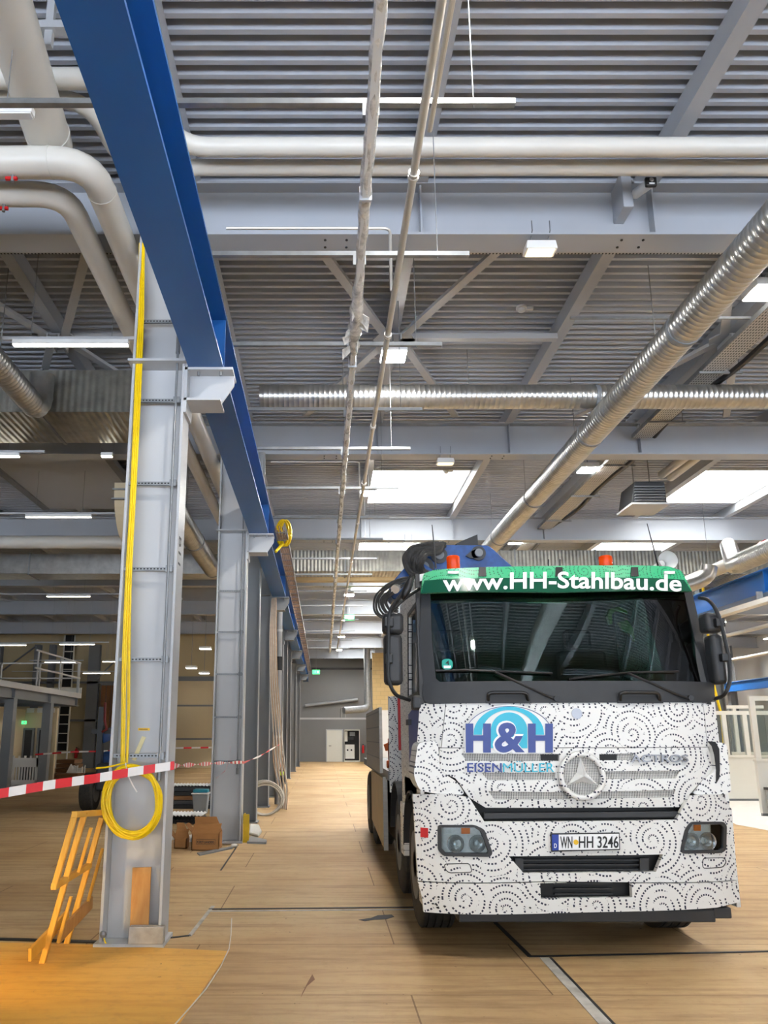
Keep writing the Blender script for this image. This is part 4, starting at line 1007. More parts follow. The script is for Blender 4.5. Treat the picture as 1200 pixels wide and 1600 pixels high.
# mirrors
def mir(boxes, arms, nm, flip):
    h = None
    for (a, b, c, d) in boxes:
        p, q_ = at(a, b, 6.42), at(c, d, 6.42)
        o = MB().box(p.x, 6.40, q_.z, q_.x, 6.56, p.z).build('mirror', 'black_soft', T, smooth=40, bevel=.035)
        MB().box(p.x + .025, 6.561, q_.z + .03, q_.x - .025, 6.565, p.z - .03).build('mirror_glass', 'mirror_glass', o, smooth=0)
    for arm in arms: MB().tube(bent([at(a, b, y) for a, b, y in arm], .08), .016, 8).build('mirror_arm', 'black', T)
    for (a, b, c, d) in nm:
        p, q_ = at(a, b, 6.38), at(c, d, 6.38); MB().box(p.x, 6.35, q_.z, q_.x, 6.42, p.z).build('mirror_clamp', 'black', T, smooth=0, bevel=.01)
mir([(598, 957, 631, 990), (600, 991, 630, 1070)], [[(642, 900, 6.3), (630, 925, 6.3), (607, 955, 6.36), (606, 1060, 6.36), (616, 1086, 6.36), (640, 1094, 6.5)], [(608, 958, 6.4), (632, 935, 6.5), (655, 920, 6.6)]], [(600, 965, 615, 980), (602, 1021, 614, 1037)], False)
mir([(1100, 957, 1131, 988), (1109, 991, 1138, 1069)], [[(1092, 934, 6.5), (1106, 936, 6.42), (1117, 948, 6.36), (1126, 970, 6.36), (1140, 1030, 6.36), (1141, 1066, 6.36), (1132, 1088, 6.36), (1116, 1092, 6.5)]], [(1116, 966, 1132, 980), (1125, 1021, 1142, 1034)], True)
p = at(637, 918, 6.3); mb = MB().ball((0, 0, 0), .1, 14, sc=(.35, .5, 1.15)); R_ = Matrix.Rotation(radians(22), 3, 'Y'); mb.v = [R_ @ v + p for v in mb.v]; mb.build('kerb_mirror', 'black', T)
p = surf(648, 1093, lambda x, z: 6.5); MB().box(.74, 6.44, 1.86, .83, 6.6, 1.98).build('mirror_foot', 'black', T, smooth=0, bevel=.02)
# roof gear
for a, b, nm in ((708.5, 887, 0), (947, 886, 0)):
    p = at(a, b, 6.85); p.z = 3.09
    o = MB().cyl(p, p + V(0, 0, .03), .066, 16).build('beacon', 'black', T)
    MB().lathe(p + V(0, 0, .03), p + V(0, 0, .17), [(0, .066), (.02, .064), (.022, .06), (.06, .062), (.062, .058), (.10, .062), (.13, .06), (.138, .05)], 20).build('beacon_dome', 'amber', o)
    MB().cyl(p + V(0, 0, .03), p + V(0, 0, .11), .03, 12).build('beacon_bulb', 'red', o)
p = at(1040, 877, 6.8)
MB().lathe(p + V(0, .3, -.02), p + V(0, -.06, 0), [(0, .03), (.15, .035), (.25, .05), (.32, .08), (.36, .085)], 24, open_end=True).build('air_horn', 'white', T)
MB().cyl(p + V(0, .1, -.005), p + V(0, .09, -.005), .035, 20).build('horn_mouth', 'stainless', T)
MB().cyl(p + V(0, .05, -.05), (p.x, p.y + .05, 3.05), .03, 8).build('horn_foot', 'white', T)
for pts in ([(681, 888), (678, 850), (675, 820)], [(1028, 884), (1020, 852), (1011, 818)]):
    MB().tube([at(a, b, 6.8) for a, b in pts], [.009, .006, .004], 6).build('antenna', 'black', T)
for a in (857, 875): MB().tube([at(a, 886, 6.7), at(a, 874, 6.7)], .006, 6).build('short_antenna', 'black', T)

# wheels, mudguards, chassis
def wheel(x0, x1, y, r=.52, name='wheel'):
    w = abs(x1 - x0); g = [(0, .30), (0, r - .06), (w * .06, r - .015), (w * .1, r)]
    for k in range(4):
        a = w * (.1 + .8 * (k + .5) / 4); g += [(a - .007, r), (a - .006, r - .016), (a + .006, r - .016), (a + .007, r)]
    g += [(w * .9, r), (w * .94, r - .015), (w, r - .06), (w, .30)]
    o = MB().lathe((x0, y, r), (x1, y, r), g, 40).build(name, 'rubber', T, smooth=30)
    d = 1 if x1 > x0 else -1
    MB().lathe((x0 - d * .004, y, r), (x1, y, r), [(0, .29), (.03, .28), (.06, .2), (.06, .14), (.0, .12), (.0, .02)], 24).build('rim', 'steel_dark', o)
for y in (7.36, 8.86):
    wheel(.83, 1.14, y); wheel(3.17, 2.86, y)
for y in (12.7, 14.1):
    wheel(.80, 1.10, y, name='rear_wheel'); wheel(3.2, 2.9, y, name='rear_wheel')
for y in (7.36, 8.86):
    for x0, x1 in ((.79, 1.2), (2.8, 3.21)):
        mb = MB(); n = 14; rr = .62
        for k in range(n):
            a, b = radians(8 + 164 * k / n), radians(8 + 164 * (k + 1) / n)
            P = [(y + rr * cos(t), .52 + rr * sin(t)) for t in (a, b)]; Q = [(y + (rr + .02) * cos(t), .52 + (rr + .02) * sin(t)) for t in (a, b)]
            mb.add([(x0, *P[0]), (x1, *P[0]), (x1, *P[1]), (x0, *P[1]), (x0, *Q[0]), (x1, *Q[0]), (x1, *Q[1]), (x0, *Q[1])], [(3, 2, 1, 0), (4, 5, 6, 7), (0, 4, 7, 3), (1, 2, 6, 5)])
        mb.build('mudguard', 'black_soft', T)
MB().box(1.2, 6.6, .5, 1.5, 14.9, .95).build('chassis_rail', 'recess', T, smooth=0)
MB().box(2.5, 6.6, .5, 2.8, 14.9, .95).build('chassis_rail', 'recess', T, smooth=0)
MB().box(1.5, 6.7, .45, 2.5, 8.3, 1.1).build('engine_block', 'recess', T, smooth=0, bevel=.03)
for y in (7.36, 8.86): MB().cyl((1.1, y, .5), (2.9, y, .5), .07, 12).build('axle', 'steel_dark', T)
MB().box(.79, 7.97, .5, .95, 8.24, 1.0).build('cab_step', 'wrap_side', T, smooth=0, bevel=.01)
MB().box(.80, 6.72, .75, .86, 6.84, 1.25).build('wheel_arch_front', 'wrap_side', T, smooth=0)
# flatbed behind the crane
fb = MB().box(.78, 9.5, 1.13, 3.22, 15.2, 1.24).build('flatbed', 'steel_dark', T, smooth=0)
MB().box(.79, 9.42, 1.0, 1.02, 9.5, 2.12).build('headboard', 'wrap_front', T, smooth=0)
MB().box(1.02, 9.42, 1.24, 3.2, 9.5, 2.12).build('headboard', 'wrap_front', T, smooth=0)
s_ = MB().box(.735, 10.3, 1.18, .775, 13.4, 2.02).build('drop_side', 'alu', T, smooth=0)
for k in range(4): MB().box(.73, 10.3, 1.36 + k * .2, .735, 13.4, 1.372 + k * .2).build('side_groove', 'steel_dark', s_, smooth=0)
MB().box(3.225, 10.3, 1.18, 3.265, 13.4, 2.02).build('drop_side', 'alu', T, smooth=0)
s_ = MB().prism([(.75, 9.98, .3), (.75, 9.98, 1.13), (.75, 12.4, 1.13), (.75, 12.4, .4), (.75, 10.3, .3)], (.04, 0, 0)).build('side_guard', 'tan_panel', T, smooth=0)  # aluminium guard; the floor's tan reflection is put into its colour
MB().box(.745, 9.94, .28, .80, 9.98, 1.15).build('guard_post', 'alu', s_, smooth=0)
MB().box(.9, 9.98, .36, 1.15, 12.2, 1.0).build('toolbox', 'recess', T, smooth=0, bevel=.02)
for a, b, c in (((.86, 9.9, 1.26), (.98, 10.1, 1.75), 'red_dark'), ((.82, 10.3, 1.5), (1.1, 10.1, 1.62), 'orange_paint'), ((.9, 10.4, 1.26), (.88, 10.2, 1.6), 'red_dark'), ((.84, 10.0, 1.3), (1.05, 10.5, 1.36), 'orange_paint')):
    MB().bar(a, b, .09, .09).build('load_brace', c, T, smooth=0, bevel=.008)
MB().box(.815, 8.5, 1.5, .86, 8.56, 2.06).build('warning_board', ['red'], T, smooth=0)
# folding crane
cr = MB().box(1.55, 8.5, .9, 2.3, 9.2, 3.3).build('crane_post', 'blue_crane', T, smooth=0, bevel=.03)
q = lambda a, b, y=8.7: at(a, b, y)
MB().prism([q(a, b) for a, b in rounded([(667, 868), (672, 856), (686, 851), (764, 852), (803, 887), (760, 905), (690, 900), (672, 884)], 6)], (0, .42, 0)).build('crane_boom', 'blue_crane', T, smooth=30, bevel=.01)
MB().prism([q(a, b, 8.62) for a, b in rounded([(610, 913), (632, 887), (662, 880), (690, 900), (700, 930), (639, 930), (615, 937), (609, 928)], 4)], (0, .4, 0)).build('crane_arm', 'blue_crane', T, smooth=30, bevel=.01)
for a, b, r in ((686, 868.5, .095), (747, 865, .085)):
    c = q(a, b, 8.69); o = MB().cyl(c, c + V(0, -.03, 0), r, 22).build('pivot_plate', 'black_soft', T); MB().cyl(c + V(0, -.03, 0), c + V(0, -.06, 0), r * .55, 18).build('pivot_pin', 'steel_dark', o)
c = q(747, 865, 8.69); MB().prism([q(728, 868, 8.66), q(736, 861, 8.66), q(747, 857, 8.66), q(747, 872, 8.66), q(735, 872, 8.66)], (0, .03, 0)).build('pivot_lug', 'black_soft', T, smooth=0)
c = q(662, 886, 8.66); o = MB().cyl(c, c + V(0, .4, 0), .12, 24).build('crane_joint', 'black_soft', T); MB().cyl(c + V(0, -.03, 0), c, .06, 18).build('joint_cap', 'steel_dark', o)
MB().prism([q(a, b, 8.8) for a, b in ((712, 850), (722, 845), (746, 835), (747, 852), (718, 854))], (0, .1, 0)).build('crane_tip', 'black', T, smooth=0)
MB().cyl(q(623, 915, 8.55), q(617, 921, 8.4), .05, 12).build('hydraulic_valve', 'stainless', T)
random.seed(11)
for k in range(16):                                       # the black hose bundle over the boom and the loops beside it
    J = lambda n: random.uniform(-n, n); o1 = k * 1.7; r = random.uniform(.016, .026)
    pts = [q(648 + k * 2 + J(4), 902 + J(5), 8.52), q(634 + o1 * .9 + J(3), 888 + J(4), 8.48), q(629 + o1 * 1.3 + J(2), 872 + J(4), 8.46 - .01 * k), q(640 + o1 + J(3), 858 + J(3) + o1 * .2, 8.46), q(664 + o1 + J(3), 850 + k * 1.2 + J(2), 8.48), q(688 + J(8), 851 + J(3), 8.6)]
    MB().tube(bent(pts, .3, 5), r, 7).build('hydraulic_hose', 'rubber', T)
for k in range(7):
    J = lambda n: random.uniform(-n, n)
    pts = [q(650 + J(3), 905 + J(4), 8.5), q(628 + J(4), 902 + k * 2, 8.45), q(604 + J(3), 912 + k * 4, 8.42), q(584 + k * 3.2, 932 + k * 2 + J(3), 8.42), q(584 + k * 4.4, 954 + J(4), 8.42), q(600 + k * 3, 968 - k * 1.5, 8.42), q(622, 962 - k * 4, 8.45)]
    MB().tube(bent(pts, .25, 5), .0125, 7).build('hydraulic_hose', 'rubber', T)

# ------------------------------------------------------------------ floor sheets, seams
def flat(pxs, z0, z1): return MB().prism([atz(a, b, z1) + V(0, 0, z0 - z1) for a, b in pxs], (0, 0, z1 - z0))
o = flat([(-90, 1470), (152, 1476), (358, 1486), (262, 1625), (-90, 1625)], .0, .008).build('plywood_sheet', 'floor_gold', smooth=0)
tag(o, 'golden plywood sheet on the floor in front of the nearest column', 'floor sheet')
def seam(n, a, b, w, m, h=.004):
    p, q = atz(*a, 0), atz(*b, 0); p.z = q.z = h / 2
    struct(MB().bar(p, q, w, h).build('trim_%d' % n, m, smooth=0))
seam(3, (326, 1421), (655, 1418), .035, 'recess', .006); seam(4, (324, 1424), (655, 1421.5), .03, 'dust', .005)
seam(5, (852, 1497), (950, 1604), .085, 'dust', .005); seam(6, (860, 1497), (962, 1604), .02, 'recess', .006)
seam(7, (826, 1495), (1210, 1487), .03, 'recess', .006); seam(8, (772, 1440), (828, 1495), .035, 'recess', .006)
seam(9, (264, 1466), (298, 1462), .03, 'recess', .006); seam(10, (296, 1463), (333, 1416), .035, 'dust', .005); seam(11, (-40, 1467), (152, 1473), .06, 'recess', .01)
seam(12, (345, 1360), (372, 1320), .02, 'recess', .004); seam(13, (424, 1219), (586, 1216), .05, 'recess', .004)
o = MB().tube([atz(a, b, .013) for a, b in ((362, 1435), (361, 1460), (358, 1482), (345, 1510), (322, 1545), (296, 1575), (272, 1602))], .0045, 5).build('floor_string', 'cable_white')
tag(o, 'thin pale string lying along the edge of the golden plywood sheet', 'string')
o = flat([(1118, 1250), (1215, 1246), (1215, 1300), (1150, 1288), (1128, 1275)], .0, .004).build('cover_sheet', 'paper', smooth=0)
tag(o, 'pale protective sheet spread on the floor right of the truck', 'sheet')
for k, pts in enumerate((((470, 1558), (480, 1540), (492, 1530), (488, 1522), (479, 1538), (472, 1552)), ((560, 1437), (580, 1434), (590, 1430), (612, 1429), (616, 1432), (604, 1436), (585, 1437), (570, 1439)))):
    tag(flat(pts, .0, .002).build('floor_stain', 'brown_wood' if k == 0 else 'recess', smooth=0), ('rust brown streak on the floor in the foreground', 'dark oily patch on the floor left of the front wheel')[k], 'stain')

# ------------------------------------------------------------------ around the first column
t = thing('yellow_cable', 'bundle of yellow cable running down the nearest column into a coil', 'cable', (CX0 + .1, 6.66, 1.2))
top = [(222, 380), (220, 500), (214, 640), (207, 790), (201, 900), (196, 1030), (194, 1120), (193, 1192)]
for k in range(6):
    o = k - 2.5
    pts = [at(a + o * (1.5 + .25 * sin(i * 1.7 + k)) + (4 * (k > 3) * sin(max(0, i - 4.5)) if i > 4 else 0), b, 6.70 - .012 * (k % 2)) for i, (a, b) in enumerate(top)]
    MB().tube(bent(pts, .3, 4), .0085, 7).build('cable_run', 'cable_yellow', t)
random.seed(5)
for k in range(17):
    rx, ry = 37 + 9.5 * random.random(), 48 + 12 * random.random(); ox, oy = random.uniform(-1.5, 3.5), (60 - ry) * .35 + random.uniform(-2, 2)
    y = 6.655 - .0026 * k; ph = random.uniform(0, 6)
    pts = [at(206 + ox + (rx + 1.5 * sin(3 * a + ph)) * cos(a), 1250 + oy - (ry + 1.5 * sin(2 * a + ph)) * sin(a) * (1 if sin(a) < 0 else .98), y + .012 * sin(a * 2 + ph)) for a in [2 * pi * i / 40 for i in range(40)]]
    MB().tube(pts, .0095, 7, True).build('coil_loop', 'cable_yellow', t)
MB().tube([at(a, b, 6.6) for a, b in ((196, 1192), (200, 1212), (207, 1226), (214, 1238))], .0055, 6).build('cable_tie', 'tape_white', t)
MB().tube([at(a, b, 6.61) for a, b in ((196, 1192), (180, 1196), (165, 1199), (150, 1200.5))], .008, 6).build('cable_end', 'cable_yellow', t)
t = thing('wooden_board', 'light brown board leaning in the foot of the nearest column', 'board', (-1.55, 6.72, .16))
MB().prism([at(202, 1468, 6.70), at(231, 1467, 6.70), at(236, 1355, 6.79), at(207, 1356, 6.79)], (0, .018, 0)).build('board', 'plank', t, smooth=0)
t = thing('earth_cable', 'thin green-yellow cable end at the foot of the nearest column', 'cable', (-1.75, 6.66, .03))
MB().tube([at(a, b, 6.66) for a, b in ((161, 1462), (165, 1474), (175, 1478), (192, 1477), (200, 1480))], .006, 6).build('cable_run', 'cable_yellow', t); MB().ball(at(161, 1460, 6.66), .03, 8).build('cable_lug', 'zinc', t)
# yellow wooden trestle leaning on the left flange
t = thing('wooden_trestle', 'yellow painted wooden trestle frame leaning against the nearest column', 'trestle', (-1.98, 6.3, 0))
ln = lambda Y, z: Vector((-2.085 + .228 * z, Y, z))
bars = [('leg', 6.2, .0, 1.08), ('leg', 6.76, .0, .98), ('upright', 5.95, .57, 1.09)]
for nm, Y, z0, z1 in bars: MB().bar(ln(Y, z0), ln(Y, z1), .042, .036, (0, 1, 0)).build(nm, 'yellow_wood', t, smooth=0, bevel=.003)
for Y, z0, z1 in ((6.32, .62, .95), (6.30, .12, .45), (6.88, .3, .72)): MB().bar(ln(Y, z0) + V(.05, 0, 0), ln(Y, z1) + V(.05, 0, 0), .024, .024, (0, 1, 0)).build('brace', 'yellow_wood', t, smooth=0, bevel=.003)
MB().bar(ln(5.93, 1.085), ln(6.8, 1.02), .04, .045).build('top_rail', 'yellow_wood', t, smooth=0, bevel=.003)
MB().bar(ln(5.93, .585), ln(6.8, .60), .04, .045).build('middle_rail', 'yellow_wood', t, smooth=0, bevel=.003)
MB().bar(ln(5.93, .13) + V(-.03, 0, 0), ln(6.66, .24) + V(-.03, 0, 0), .022, .09).build('bottom_board', 'yellow_wood', t, smooth=0)
MB().bar(ln(6.3, .16) + V(.04, 0, 0), ln(7.05, .26) + V(.04, 0, 0), .022, .10).build('bottom_board', 'plank', t, smooth=0)
# barrier tapes
def tape(name, lab, pts, w, seg, group='red and white barrier tapes', twist=0):
    pts = [V(p) for p in pts]; P = [pts[0]]
    L = 0; mb = MB(); line = []
    for a, b in zip(pts, pts[1:]):
        n = max(1, int((b - a).length / .03))
        for i in range(n): line.append(a + (b - a) * i / n - V(0, 0, .0))
    line.append(pts[-1]); o = 0; s = 0
    for i, p in enumerate(line):
        if i: s += (p - line[i - 1]).length
        a = twist * s; mb.v += [p + V(0, sin(a), cos(a)) * w / 2, p - V(0, sin(a), cos(a)) * w / 2, p + V(0, sin(a) * w / 2 + .001, cos(a) * w / 2), p + V(0, -sin(a) * w / 2 + .001, -cos(a) * w / 2)]
        if i:
            b_ = i * 4; m = int(s / seg) % 2
            mb.face((b_ - 4, b_, b_ + 1, b_ - 3), m); mb.face((b_ - 2, b_ - 1, b_ + 3, b_ + 2), m)
    return tag(mb.build(name, ['tape_red', 'tape_white'], smooth=0), lab, 'barrier tape', group)
tape('barrier_tape', 'red and white barrier tape stretched in front of the nearest column', [at(-60, 1250, 5.9), at(0, 1240, 6.0), at(80, 1226, 6.2), at(150, 1216, 6.4), at(212, 1205, 6.56), at(272, 1196, 6.66)], .07, .115)
tape('barrier_tape', 'twisted barrier tape running from the first to the second column', [at(270, 1197, 6.7), at(300, 1195, 8.5), at(350, 1192, 11.5), at(380, 1191, 12.74)], .05, .13, twist=2.2)
tape('barrier_tape', 'pale barrier tape rising from the second column to the cable bundle', [at(380, 1192, 12.74), at(405, 1182, 15), at(437, 1163, 18.6)], .035, 1.3, twist=1.5)
tape('barrier_tape', 'loose tape end hanging on the second column', [at(360, 1166, 12.74), at(358, 1188, 12.7), at(352, 1204, 12.7), at(338, 1216, 12.7)], .03, .6, twist=3)
tape('barrier_tape', 'thin distant barrier tape between the first and second columns', [at(262, 1169, 24), at(335, 1168, 24)], .05, .25)
tape('barrier_tape', 'thin distant barrier tape left of the nearest column', [at(55, 1179, 25.2), at(110, 1175, 25), at(185, 1173, 25)], .05, .3)

# ------------------------------------------------------------------ between the first and second column
def box_open(px0, px1, py, y, w_d, h, lab, text=False):
    a, b = atz(px0, py, 0), atz(px1, py, 0); Y = a.y; b.y = Y
    t = thing('cardboard_box', lab, 'box', ((a.x + b.x) / 2, Y, 0), 'cardboard boxes')
    x0, x1 = a.x, b.x; mb = MB()
    for bb in ((x0, Y, 0, x1, Y + .012, h), (x0, Y + w_d, 0, x1, Y + w_d + .012, h), (x0, Y, 0, x0 + .012, Y + w_d, h), (x1 - .012, Y, 0, x1, Y + w_d, h), (x0, Y, 0, x1, Y + w_d, .012)): mb.box(*bb)
    mb.build('body', 'carton', t, smooth=0)
    for pr in ([(x0, Y, h), (x1, Y, h), (x1 + .03, Y + .03, h + .14), (x0 + .02, Y + .03, h + .13)], [(x0, Y + w_d, h), (x1, Y + w_d, h), (x1 - .1, Y + w_d + .05, h + .2), (x0 - .03, Y + w_d + .05, h + .2)]): MB().prism(pr, (0, .008, 0)).build('flap', 'carton', t, smooth=0)
    MB().prism([(x0, Y, h), (x0, Y + w_d, h), (x0 - .1, Y + w_d - .02, h + .12), (x0 - .1, Y + .02, h + .12)], (0, 0, .008)).build('flap', 'carton', t, smooth=0)
    if text:
        mb = MB(); w = x1 - x0; letters(mb, 'FÜRST-SANDERS', lambda u, v: Vector((x0 + w * (.2 + .62 * u), Y - .003, h * (.42 + .17 * v)))); mb.build('box_print', 'text_black', t, smooth=0)
        mb = MB()
        for za, zb, xa, xb in ((.36, .375, .17, .86), (.64, .655, .17, .86)): mb.box(x0 + w * xa, Y - .002, h * za, x0 + w * xb, Y, h * zb)
        for xa in (.17, .85): mb.box(x0 + w * xa, Y - .002, h * .36, x0 + w * (xa + .01), Y, h * .655)
        mb.parts('print_frame', 'text_black', t, smooth=0)
box_open(299, 342, 1329, 0, .34, .24, 'open cardboard box with black print at the foot of the second column', True)
box_open(272, 291, 1326, 0, .25, .14, 'smaller torn cardboard box left of the printed box')
t = thing('torn_paper', 'crumpled white paper heaped behind the torn cardboard box', 'paper', (-2.3, 12.9, 0))
mb = MB(); random.seed(3)
for k in range(7):
    c = V(-2.45 + .07 * k, 12.9 + .05 * sin(k * 3), .0 + .02 * (k % 3)); mb.prism([c + V(-.14, -.05, 0), c + V(.12, -.08, .05), c + V(.14, .1, .1), c + V(-.1, .12, .03)], (0, .01, .006))
mb.build('sheet', 'paper', t, smooth=0)
t = thing('cool_box', 'grey plastic tub with a blue lid behind the second column', 'box', (-2.66, 17.35, 0))
MB().prism([(-2.79, 17.3, 0), (-2.53, 17.3, 0), (-2.49, 17.26, .42), (-2.83, 17.26, .42)], (0, .3, 0)).build('tub', 'grey_plastic', t, smooth=0, bevel=.02)
MB().box(-2.85, 17.24, .42, -2.47, 17.6, .45).build('rim', 'white', t, smooth=0, bevel=.01); MB().box(-2.82, 17.27, .45, -2.5, 17.57, .52).build('lid', 'teal', t, smooth=0, bevel=.02)
def sheet_stack(x0, x1, y0, y1, zs, lab, g):
    for z, m, dx in zs:
        mb = MB(); k = 26
        for i in range(k):
            a = x0 + (x1 - x0) * i / k; w = (x1 - x0) / k
            mb.add([(a, y0, z), (a + w * .5, y0, z + .03), (a + w, y0, z), (a + w, y1, z), (a + w * .5, y1, z + .03), (a, y1, z)], [(0, 1, 4, 5), (1, 2, 3, 4)])
            mb.add([(a, y0, z + .006), (a + w * .5, y0, z + .036), (a + w, y0, z + .006), (a + w, y1, z + .006), (a + w * .5, y1, z + .036), (a, y1, z + .006)], [(0, 1, 4, 5), (1, 2, 3, 4)])
        tag(mb.build('corrugated_sheet', m, smooth=0), lab % dx, 'sheet', g)
sheet_stack(-4.1, -2.35, 15.4, 16.2, [(.14, 'white', 'white'), (.0, 'steel_dark', 'dark'), (.07, 'black_soft', 'black')], '%s corrugated sheet of the low stack beside the tub', 'corrugated sheets')
sheet_stack(-4.4, -2.4, 18.6, 19.4, [(.50, 'white', 'white')], '%s corrugated sheet on the pile behind the tub', 'corrugated sheets')
t = thing('board_pile', 'dark pile of boards carrying a white corrugated sheet', 'pile', (-3.3, 18.9, 0))
for k in range(5): MB().box(-4.2 + .06 * k, 18.62, k * .1, -2.45 - .04 * (k % 2), 19.35, k * .1 + .085).build('board', ('recess', 'black_soft', 'brown_wood')[k % 3], t, smooth=0)
t = thing('edge_guard', 'yellow edge guard board standing right of the second column', 'board', (-1.22, 12.9, 0))
MB().box(-1.275, 12.84, 0, -1.18, 12.87, .43).box(-1.275, 12.87, 0, -1.255, 13.05, .43).build('board', 'yellow_paint', t, smooth=0)
o = flat([(389, 1300), (404, 1304), (409, 1297), (405, 1288), (391, 1287)], .0, .05).build('foam_pad', 'white_panel', smooth=0, bevel=.02); tag(o, 'white foam pad on the floor right of the yellow edge guard', 'pad')
o = flat([(386, 1315), (416, 1316), (417, 1312), (392, 1306)], .0, .03).build('grey_slab', 'pipe_grey', smooth=0); tag(o, 'flat grey slab on the floor before the white foam pad', 'slab')
o = flat([(308, 1332), (330, 1328), (362, 1322), (364, 1324), (332, 1331), (312, 1335)], .0, .02).build('metal_strip', 'steel_dark', smooth=0); tag(o, 'dark metal strip on the floor before the printed box', 'strip')
o = MB().ball(atz(366, 1321, .03) , .045, 10, sc=(1.2, 1, .7)).build('plaster_lump', 'paper'); tag(o, 'small white lump on the floor at the foot of the second column', 'lump')
# white wire coil and the hanging bundle it ends
t = thing('wire_coil', 'large coil of white wire leaning on a column foot', 'wire', (-1.2, 17.2, 0))
random.seed(9)
for k in range(14):
    r = .30 + .055 * random.random(); c = V(-1.22 + random.uniform(-.05, .03), 17.0 + .012 * k, r + .02 + .01 * random.random()); ti = random.uniform(-.12, .12)
    MB().tube([c + V(r * 1.12 * cos(a), r * (.1 + ti) * sin(a), r * sin(a)) for a in [2 * pi * i / 30 for i in range(30)]], .011, 6, True).build('wire_loop', 'cable_white', t)
t = thing('cable_bundle', 'bundle of pale cables hanging from the roof beside the fourth column', 'cable', (-1.3, 18.6, 0))
for k in range(8):
    o = k * .022; pts = [V(-1.26 + o * .7, 18.62 - .02 * k, 4.95), V(-1.3 + o, 18.6, 4.2), V(-1.28 + o * 1.1, 18.6, 3.0), V(-1.2 + o * 1.3, 18.55, 2.0), V(-1.12 + o * 1.6 - .1 * (k % 2), 18.5, 1.1), V(-1.05 + o * 1.6, 18.45, .45), V(-.98 + o, 18.4 - k * .04, .03)]
    MB().tube(bent(pts, .4, 4), .014, 6).build('cable_run', ('cable_white', 'cable_tan')[k % 2], t)
t = thing('downpipe', 'grey downpipe with a black coupling beside the columns', 'pipe', (-1.14, 19.9, 0))
MB().cyl((-1.14, 19.9, 0), (-1.14, 19.9, 4.9), .075, 14).build('pipe_run', 'pipe_grey', t); MB().cyl((-1.14, 19.9, 3.3), (-1.14, 19.9, 3.65), .1, 14).build('coupling', 'black', t)
for z in (1.6, 4.3): MB().cyl((-1.14, 19.9, z), (-1.14, 19.9, z + .06), .082, 14).build('pipe_clip', 'steel', t)
t = thing('drain_pipe', 'short grey pipe end hanging beside the blue rail at the second beam', 'pipe', (-1.0, 13.4, 5.7))
p = at(409, 708, 12.6); MB().tube(bent([p, at(409, 740, 12.6), at(406, 752, 12.8)], .08), .065, 14).build('pipe_run', 'pipe_grey', t)
t = thing('yellow_cable', 'coil of yellow cable tied up high beside the blue rail', 'cable', at(444, 835, 15.2))
for k in range(16):
    a0 = .5 + .5 * random.random(); c = (444 + random.uniform(-3, 3), 833)
    MB().tube([at(c[0] + 10.5 * a0 * cos(a), c[1] - 21 * (.8 + .2 * a0) * sin(a), 15.2 + .03 * k * .3 + .02 * sin(2 * a)) for a in [2 * pi * i / 24 for i in range(24)]], .013, 6, True).build('coil_loop', 'cable_yellow', t)
MB().tube([at(442, 850, 15.2), at(436, 856, 15.1), at(431, 862, 15.0)], .03, 7).build('cable_run', 'cable_yellow', t)
def extinguisher(p, lab, r=.085):
    p = V(p); t = thing('fire_extinguisher', lab, 'fire extinguisher', p, 'fire extinguishers')
    MB().lathe(p, p + V(0, 0, .55), [(0, r * .9), (.02, r), (.42, r), (.49, r * .5), (.52, r * .3)], 14).build('cylinder', 'red', t)
    MB().cyl(p + V(0, 0, .52), p + V(0, 0, .58), .03, 8).build('valve', 'black', t); MB().tube([p + V(.03, 0, .55), p + V(r + .05, 0, .5), p + V(r + .03, 0, .2)], .014, 6).build('hose', 'black', t)
p = at(455, 1181, 24.95); extinguisher((-1.4, 25.01, .7), 'red fire extinguisher on the column behind the cable bundle', .09)
extinguisher((2.62, 51.91, .55), 'red fire extinguisher on the far end wall beside the open cabinet')
extinguisher((-13.1, 41.91, .5), 'red fire extinguisher on the beige wall left of the nearest column')
extinguisher((-14.9, 33.5, .02), 'red fire extinguisher standing far left by the platform post')
t = thing('hi_vis_item', 'black and yellow strapped item by the grey downpipe', 'strap', (-1.02, 19.5, .6))
MB().box(-1.08, 19.55, .0, -.98, 19.7, .85).build('strap_roll', 'black', t, bevel=.03); MB().box(-1.085, 19.54, .7, -.975, 19.71, .8).build('yellow_band', 'vest', t, bevel=.02)

# ------------------------------------------------------------------ far end of the aisle
def door(n, x0, x1, y, h, m, frame_m='steel', handle=True):
    o = struct(MB().box(x0, y - .06, 0, x1, y - .01, h).build('door_%d' % n, m, smooth=0))
    f = MB().box(x0 - .07, y - .09, 0, x0, y, h + .07).box(x1, y - .09, 0, x1 + .07, y, h + .07).box(x0, y - .09, h, x1, y, h + .07); f.build('door_frame', frame_m, o, smooth=0)
    if handle: MB().cyl((x0 + .12, y - .12, 1.02), (x0 + .28, y - .12, 1.02), .018, 8).build('door_handle', 'black', o)
door(1, .25, 1.25, Y1, 2.02, 'white_panel')
t = thing('electric_cabinet', 'open electric cabinet with black and white units on the far wall', 'cabinet', (1.85, 51.7, 0))
MB().box(1.36, 51.55, 0, 1.4, 51.98, 2.05).box(2.36, 51.55, 0, 2.4, 51.98, 2.05).box(1.36, 51.55, 2.0, 2.4, 51.98, 2.06).box(1.36, 51.55, 0, 2.4, 51.98, .08).build('housing', 'white_panel', t, smooth=0)
MB().box(1.4, 51.9, .08, 2.36, 51.97, 2.0).build('back_plate', 'recess', t, smooth=0)
